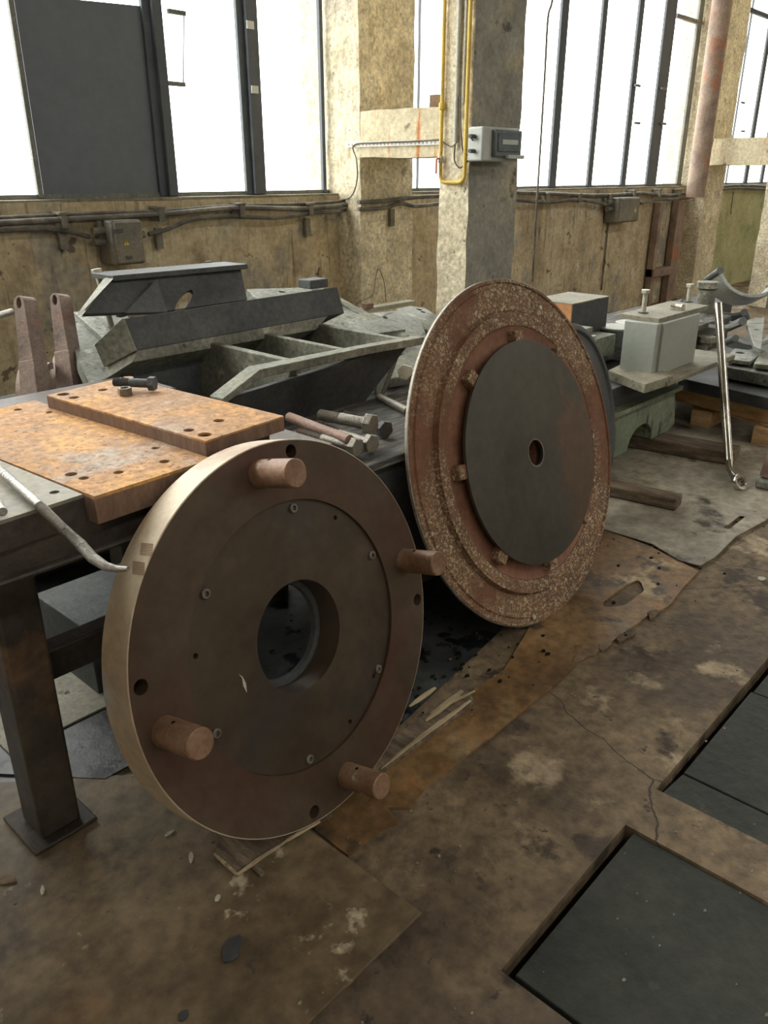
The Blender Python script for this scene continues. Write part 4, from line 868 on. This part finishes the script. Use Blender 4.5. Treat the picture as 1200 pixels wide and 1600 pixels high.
hexbolt('hex_bolt', 'brass-coloured bolt lying on the grey block between the upright bolts', (b.x, b.y, zt3+.017), a-b, .07, .0115, .018, .014, 'bolt_pale')
# big hex pin behind
a = ony(1107, 440, 2.4); b = ony(1107, 500, 2.4)
o_ = thing('large_pin', 'large grey pin with hexagonal head beyond the grey block', 'pin', (a.x, 2.4, b.z))
MB().cyl((a.x, 2.4, b.z-.3), (a.x, 2.4, ony(1107, 452, 2.4).z), .065, n=24).build('pin_body', 'cast', o_)
MB().cyl((a.x, 2.4, ony(1107, 450, 2.4).z), (a.x, 2.4, a.z), .085, n=6).build('pin_head', 'cast', o_, bevel=.005)
a = ony(1102, 535, 2.15)
o_ = thing('large_bolt', 'grey hex bolt standing on the plank right of the grey block', 'bolt', (a.x, 2.15, .5))
MB().cyl((a.x, 2.15, .4), (a.x, 2.15, a.z), .05, n=20).build('shank', 'cast', o_)
MB().cyl((a.x, 2.15, a.z), (a.x, 2.15, a.z+.045), .07, n=6, ph=.4).build('head', 'cast', o_, bevel=.005)
# timber block + nut blocks + tins + planks at back
o = MB(); a = [onz(895, 479, .8), onz(950, 470, .8), onz(935, 468.5, .8), onz(868, 473, .8)]
tb = thing('timber_block', 'black square block with orange end standing behind the stepped disc', 'block', (4.4, 2.4, .5))
q = [ony(895, 476, 2.35), ony(951, 470, 2.35)]
MB().box(q[0].x, q[1].x, 2.35, 2.62, .56, q[0].z).build('block_body', 'block_dark', tb, bevel=.003)
MB().box(q[0].x-.012, q[0].x, 2.35, 2.62, .56, q[0].z).build('orange_end', 'orange_paint', tb)
MB().box(q[0].x-.012, q[1].x, 2.345, 2.625, q[0].z, q[0].z+.006).build('dusty_top', 'dusty', tb)
o = MB().box(3.6, 6.2, 2.18, 2.9, .50, .54).build('steel_shelf', 'wood_black', bevel=.006); tag(o, 'dark oily shelf board behind the machine bed carrying blocks and tins', 'shelf')
o = MB().box(3.75, 6.1, 2.48, 2.85, .004, .499).build('steel_cabinet', 'block_dark', bevel=.006); tag(o, 'dark steel cabinet under the oily shelf board', 'cabinet')
def cubeat(pxl, pyl, pxr, y, z0, d, m, label, name, holes=None, cat='block'):
    a = ony(pxl, pyl, y); b = ony(pxr, pyl, y); o = MB().box(a.x, b.x, y, y+d, z0, a.z).build(name, m, bevel=.004); tag(o, label, cat); return a, b
cubeat(910, 530, 932, 2.05, .541, .13, 'block_grey', 'plain grey steel cube below the black block', 'steel_cube')
a, b = cubeat(933, 530, 962, 2.16, .541, .12, 'cast', 'grey square nut block beside the plain cube', 'nut_block')
cc = ony(918, 518, 2.1); o = MB().box(cc.x-.05, cc.x+.04, 2.09, 2.17, ony(910, 530, 2.05).z+.001, ony(910, 530, 2.05).z+.035).build('steel_cube', 'cast', bevel=.004); tag(o, 'small flat steel block stacked on the plain grey cube', 'block')
for (px, py, r, h, lab) in [(963, 513, .115, .16, 'round dark tin with dusty lid, nearer of the two'), (988, 506, .11, .15, 'round dark tin with dusty lid, farther and half hidden by the grey block')]:
    a = ony(px, py, 2.3 if px < 980 else 2.42); z0_ = .541
    t_ = thing('round_tin', lab, 'tin', (a.x, a.y, z0_), group='round tins behind the grey block')
    MB().cyl((a.x, a.y, z0_), (a.x, a.y, a.z), r*.93, n=32).build('tin_body', 'tin', t_)
    MB().cyl((a.x, a.y, a.z), (a.x, a.y, a.z+.012), r, n=32).build('tin_lid', 'tin_lid', t_, bevel=.003)
# black wheel behind stepped disc
wc = Vector((3.02, 1.86, .56)); F = frame((.15, -.95, .25))
Wl = thing('black_wheel', 'black grooved wheel standing behind the right edge of the stepped disc', 'wheel', (3.1, 1.9, .3))
TT = Matrix.Translation(ony(905, 650, 1.72)) @ F.to_4x4()
rW = (ony(968, 650, 1.72)-ony(905, 650, 1.72)).length
MB().lathe([(.06, -.02), (rW-.01, -.02), (rW, -.012), (rW, .012), (rW-.01, .02), (rW-.03, .02), (rW-.04, .01), (rW-.07, .01), (rW-.08, .018), (.06, .018)], 72, True, TT).build('wheel_rim', 'block_dark', Wl, recalc=True)
MB().lathe([(.0005, -.03), (.058, -.03), (.058, .03), (.0005, .03)], 32, False, TT).build('wheel_hub', 'block_dark', Wl)
# long ring spanner
b0_ = onz(1146, 745, .03); b1_ = onz(1143, 735, .05); tq = ony(1122, 476, 1.78)
Sp = thing('ring_spanner', 'long chrome ring spanner leaning against the grey block', 'spanner', onz(1152, 766, 0.015))
ht = onz(1139, 722, .075)
MB().tube([tq, tq.lerp(ht, .5), ht], [.0235, .0235, .0225], 24).build('tube_handle', 'chrome', Sp, smooth=50)
MB().tube([ht.lerp(tq, .01), onz(1140, 733, .055), onz(1145, 743, .045), onz(1150, 750, .04)], [.02, .017, .016, .02], 16).build('neck', 'chrome', Sp, smooth=60)
F = frame((-.2, -.75, .55)); cR = onz(1155, 754, .046)
rgp = MB().lathe([(.043, -.015), (.046, -.01), (.046, .01), (.043, .015), (.031, .015), (.029, .010), (.029, -.010), (.031, -.015)], 36, True, Matrix.Translation(cR) @ F.to_4x4()); rgp.build('ring_head', 'chrome', Sp)
tt = MB()
for i in range(12):
    q = 2*pi*i/12; T_ = Matrix.Translation(cR) @ F.to_4x4() @ Matrix.Rotation(q, 4, 'Z'); tt.prism([(.030, -.006), (.030, .006), (.023, 0)], .024, T_ @ Matrix.Translation((0, 0, -.012)))
tt.build('ring_teeth', 'chrome', Sp)
# stand foot at the right edge
Js = thing('stand_foot', 'grey conical stand foot at the right edge of the picture', 'stand', (4.24, 1.13, .016))
MB().box(4.13, 4.33, 1.04, 1.2, .016, .06).build('foot_block', 'cast', Js, bevel=.01)
MB().cyl((4.22, 1.16, .06), (4.27, 1.14, .42), .05, .035, n=20).build('foot_stem', 'bolt_rust', Js)
MB().cyl((4.27, 1.14, .42), (4.27, 1.14, .44), .05, .05, n=20).build('foot_cap', 'cast', Js)
# pallet
pa0 = Vector((4.95, 1.87, 0)); pd = (Vector((5.25, 1.30, 0))-Vector((5.62, 2.25, 0))).normalized()
Pl = thing('wood_pallet', 'worn wooden pallet with orange top board carrying steel parts', 'pallet', (5.6, 1.9, .004))
def pq(a, b, z0, z1, d, m, name):   # board between two photo points at level z1, going back by d along +x
    p = onz(*a, z1); q = onz(*b, z1); dd = Vector((d, d*.25, 0)); MB().hexa([Vector((v.x, v.y, z0)) for v in (p, q, q+dd, p+dd)], [Vector((v.x, v.y, z1)) for v in (p, q, q+dd, p+dd)]).build(name, m, Pl, bevel=.005, recalc=True)
pq((1053, 620), (1215, 667), .118, .138, .14, 'wood_orange', 'deck_board')
for k in range(1, 5):
    p = onz(1053, 620, .138)+Vector((.22*k, .055*k, 0)); q = onz(1215, 667, .138)+Vector((.22*k, .055*k, 0)); dd = Vector((.14, .035, 0))
    MB().hexa([Vector((v.x, v.y, .118)) for v in (p, q, q+dd, p+dd)], [Vector((v.x, v.y, .138)) for v in (p, q, q+dd, p+dd)]).build('deck_board', 'wood_y', Pl, bevel=.005, recalc=True)
for (px, py) in [(1088, 640), (1185, 668)]:
    p = onz(px, py, .118); MB().box(p.x, p.x+.9, p.y-.10, p.y+.03, .0, .117).build('pallet_block', 'wood_orange', Pl, bevel=.006)
p = onz(1058, 600, .25); q = onz(1215, 636, .25); dd = Vector((.14, .03, 0))
bm = thing('orange_timber', 'thick orange timber laid across the pallet', 'timber', (p+q)/2)
MB().hexa([Vector((v.x, v.y, .14)) for v in (p, q, q+dd, p+dd)], [Vector((v.x, v.y, .25)) for v in (p, q, q+dd, p+dd)]).build('timber_body', 'wood_orange', bm, bevel=.006, recalc=True)
# steel pieces on the pallet
def steel(pts, z, th, m, label, holes=(), name='steel_plate', cat='steel plate'):
    mb = MB().prism([P2(x, y, z) for x, y in pts], th, Matrix.Translation((0, 0, z-th)), [circ(*P2(hx_, hy, z), r, n=18) for hx_, hy, r in holes]); o = mb.build(name, m, bevel=.004, recalc=True); tag(o, label, cat)
steel([(1060, 590), (1215, 625), (1215, 575), (1090, 560)], .33, .07, 'block_dark', 'dark steel plate lying on the orange pallet timber')
steel([(1128, 572), (1215, 588), (1215, 562), (1140, 557)], .42, .07, 'cast_pale', 'pale rusty-edged steel slab in the pallet stack, right of the spanner')
steel([(1133, 560), (1172, 565), (1192, 550), (1148, 544)], .46, .025, 'cast_pale', 'small plate with one hole on the pale slab', [(1157, 551, .03)])
steel([(1178, 568), (1215, 572), (1215, 548), (1190, 547)], .46, .03, 'cast', 'grey plate beside the small holed plate on the pallet')
# curved brake shoes
def shoe(cpt, ax, r, w_, a0, a1, m, label, th=.03, upv=None):
    t_ = thing('curved_shoe', label, 'shoe casting', cpt, group='curved steel shoes stacked on the pallet')
    F = frame(ax, upv); T_ = Matrix.Translation(cpt) @ F.to_4x4(); N = 20; vs = []; fs = []
    for i in range(N+1):
        q = radians(a0+(a1-a0)*i/N)
        for rr_, zz in ((r, -w_/2), (r+th, -w_/2), (r+th, w_/2), (r, w_/2)): vs.append(T_ @ Vector((rr_*cos(q), rr_*sin(q), zz)))
    for i in range(N):
        for k in range(4): fs.append((i*4+k, (i+1)*4+k, (i+1)*4+(k+1) % 4, i*4+(k+1) % 4))
    fs += [(0, 1, 2, 3), tuple(N*4+k for k in (3, 2, 1, 0))]
    MB().add(vs, fs).build('shoe_shell', m, t_, bevel=.006, recalc=True)
    for q in (a0, a1):
        qq = radians(q); c = T_ @ Vector(((r+th*.6)*cos(qq), (r+th*.6)*sin(qq), 0)); d = T_.to_3x3() @ Vector((0, 0, 1))
        MB().cyl(c-d*w_*.52, c+d*w_*.52, th*.95, n=16).build('lug', 'tin', t_)
VW = (-.78, -.58, .32)
shoe(ony(1168, 416, 2.35), VW, .25, .34, 196, 332, 'shoe', 'curved steel shoe with bright hollow face, topmost on the pallet')
shoe(ony(1118, 458, 2.25), VW, .25, .30, 200, 305, 'shoe', 'curved steel shoe with bright face behind the spanner top')
shoe(ony(1172, 492, 2.3), VW, .24, .28, 235, 335, 'shoe', 'lower curved steel shoe at the right edge of the pallet stack')
shoe(ony(1150, 455, 2.5), (-.9, -.2, .3), .20, .24, 190, 300, 'cast_dark', 'dark curved steel shoe between the bright-faced ones')
o = MB().box(6.4, 8.2, 1.95, 2.69, .02, .06).build('stack_tray', 'block_dark', bevel=.004); tag(o, 'black tray under the curved shoes on the pallet', 'tray')
o = MB().box(7.2, 8.2, 2.9, 3.3, .004, .38).build('steel_crate', 'block_dark', bevel=.004); tag(o, 'black crate standing behind the curved shoes by the far wall', 'crate')  # added box, keeps the area behind the shoes dark
steel([(1165, 500), (1178, 540), (1190, 545), (1195, 495)], .52, .03, 'cast_pale', 'pale upright plate with a hole under the topmost shoe', [(1183, 515, .02)])

# ------------------------------------------------------------------ wood under the discs
W1 = thing('splintered_plank', 'splintered pale plank end on the floor between the two discs', 'plank', (1.5, 1.2, .01))
MB().hexa([(1.20, 1.165, .009), (1.69, 1.165, .009), (1.73, 1.24, .009), (1.20, 1.24, .009)], [(1.22, 1.175, .035), (1.68, 1.172, .035), (1.71, 1.23, .035), (1.22, 1.23, .03)]).build('plank_body', 'wood_y', W1, bevel=.004, recalc=True)
for k, (a, b, r) in enumerate([((595, 1203), (690, 1125), .006), ((625, 1178), (735, 1095), .007), ((665, 1128), (722, 1080), .011), ((640, 1105), (680, 1075), .009), ((672, 1115), (742, 1080), .006)]):
    p = onz(*a, .036); q = onz(*b, .04); mb = MB().tube([p, p.lerp(q, .3), p.lerp(q, .7), q], [r*.4, r, r*1.1, r*.6], 6); 
    for v in mb.v: v.z = .036+(v.z-.036)*.5+.003
    mb.build('splinter', 'wood_pale', W1)
W2 = thing('wood_wedge', 'thin brown wood wedge with pale broken edges under the pegged disc', 'wedge', (.9, 1.2, .01))
w_pts = [P2(370, 1366, .012), P2(335, 1333, .012), P2(350, 1300, .012), P2(500, 1240, .012), P2(520, 1275, .012), P2(450, 1312, .012)]
MB().prism(w_pts, .014, Matrix.Translation((0, 0, .009))).build('wedge_body', 'wood_y', W2, bevel=.001, recalc=True)
for (a, b) in [((370, 1366), (335, 1334)), ((371, 1367), (448, 1314)), ((448, 1314), (500, 1284))]:
    p = onz(*a, .025); q = onz(*b, .025); MB().tube([p, p.lerp(q, .4)+Vector((0, .002, 0)), q], [.004, .0055, .003], 6).build('broken_edge', 'wood_pale', W2)
p = onz(397, 1355, .012); q = onz(410, 1368, .012)
o = MB().cyl(p+Vector((0, 0, .004)), q+Vector((0, 0, .004)), .007, n=8).build('wood_peg', 'wood_y'); tag(o, 'tiny dark peg beside the wedge under the pegged disc', 'peg')
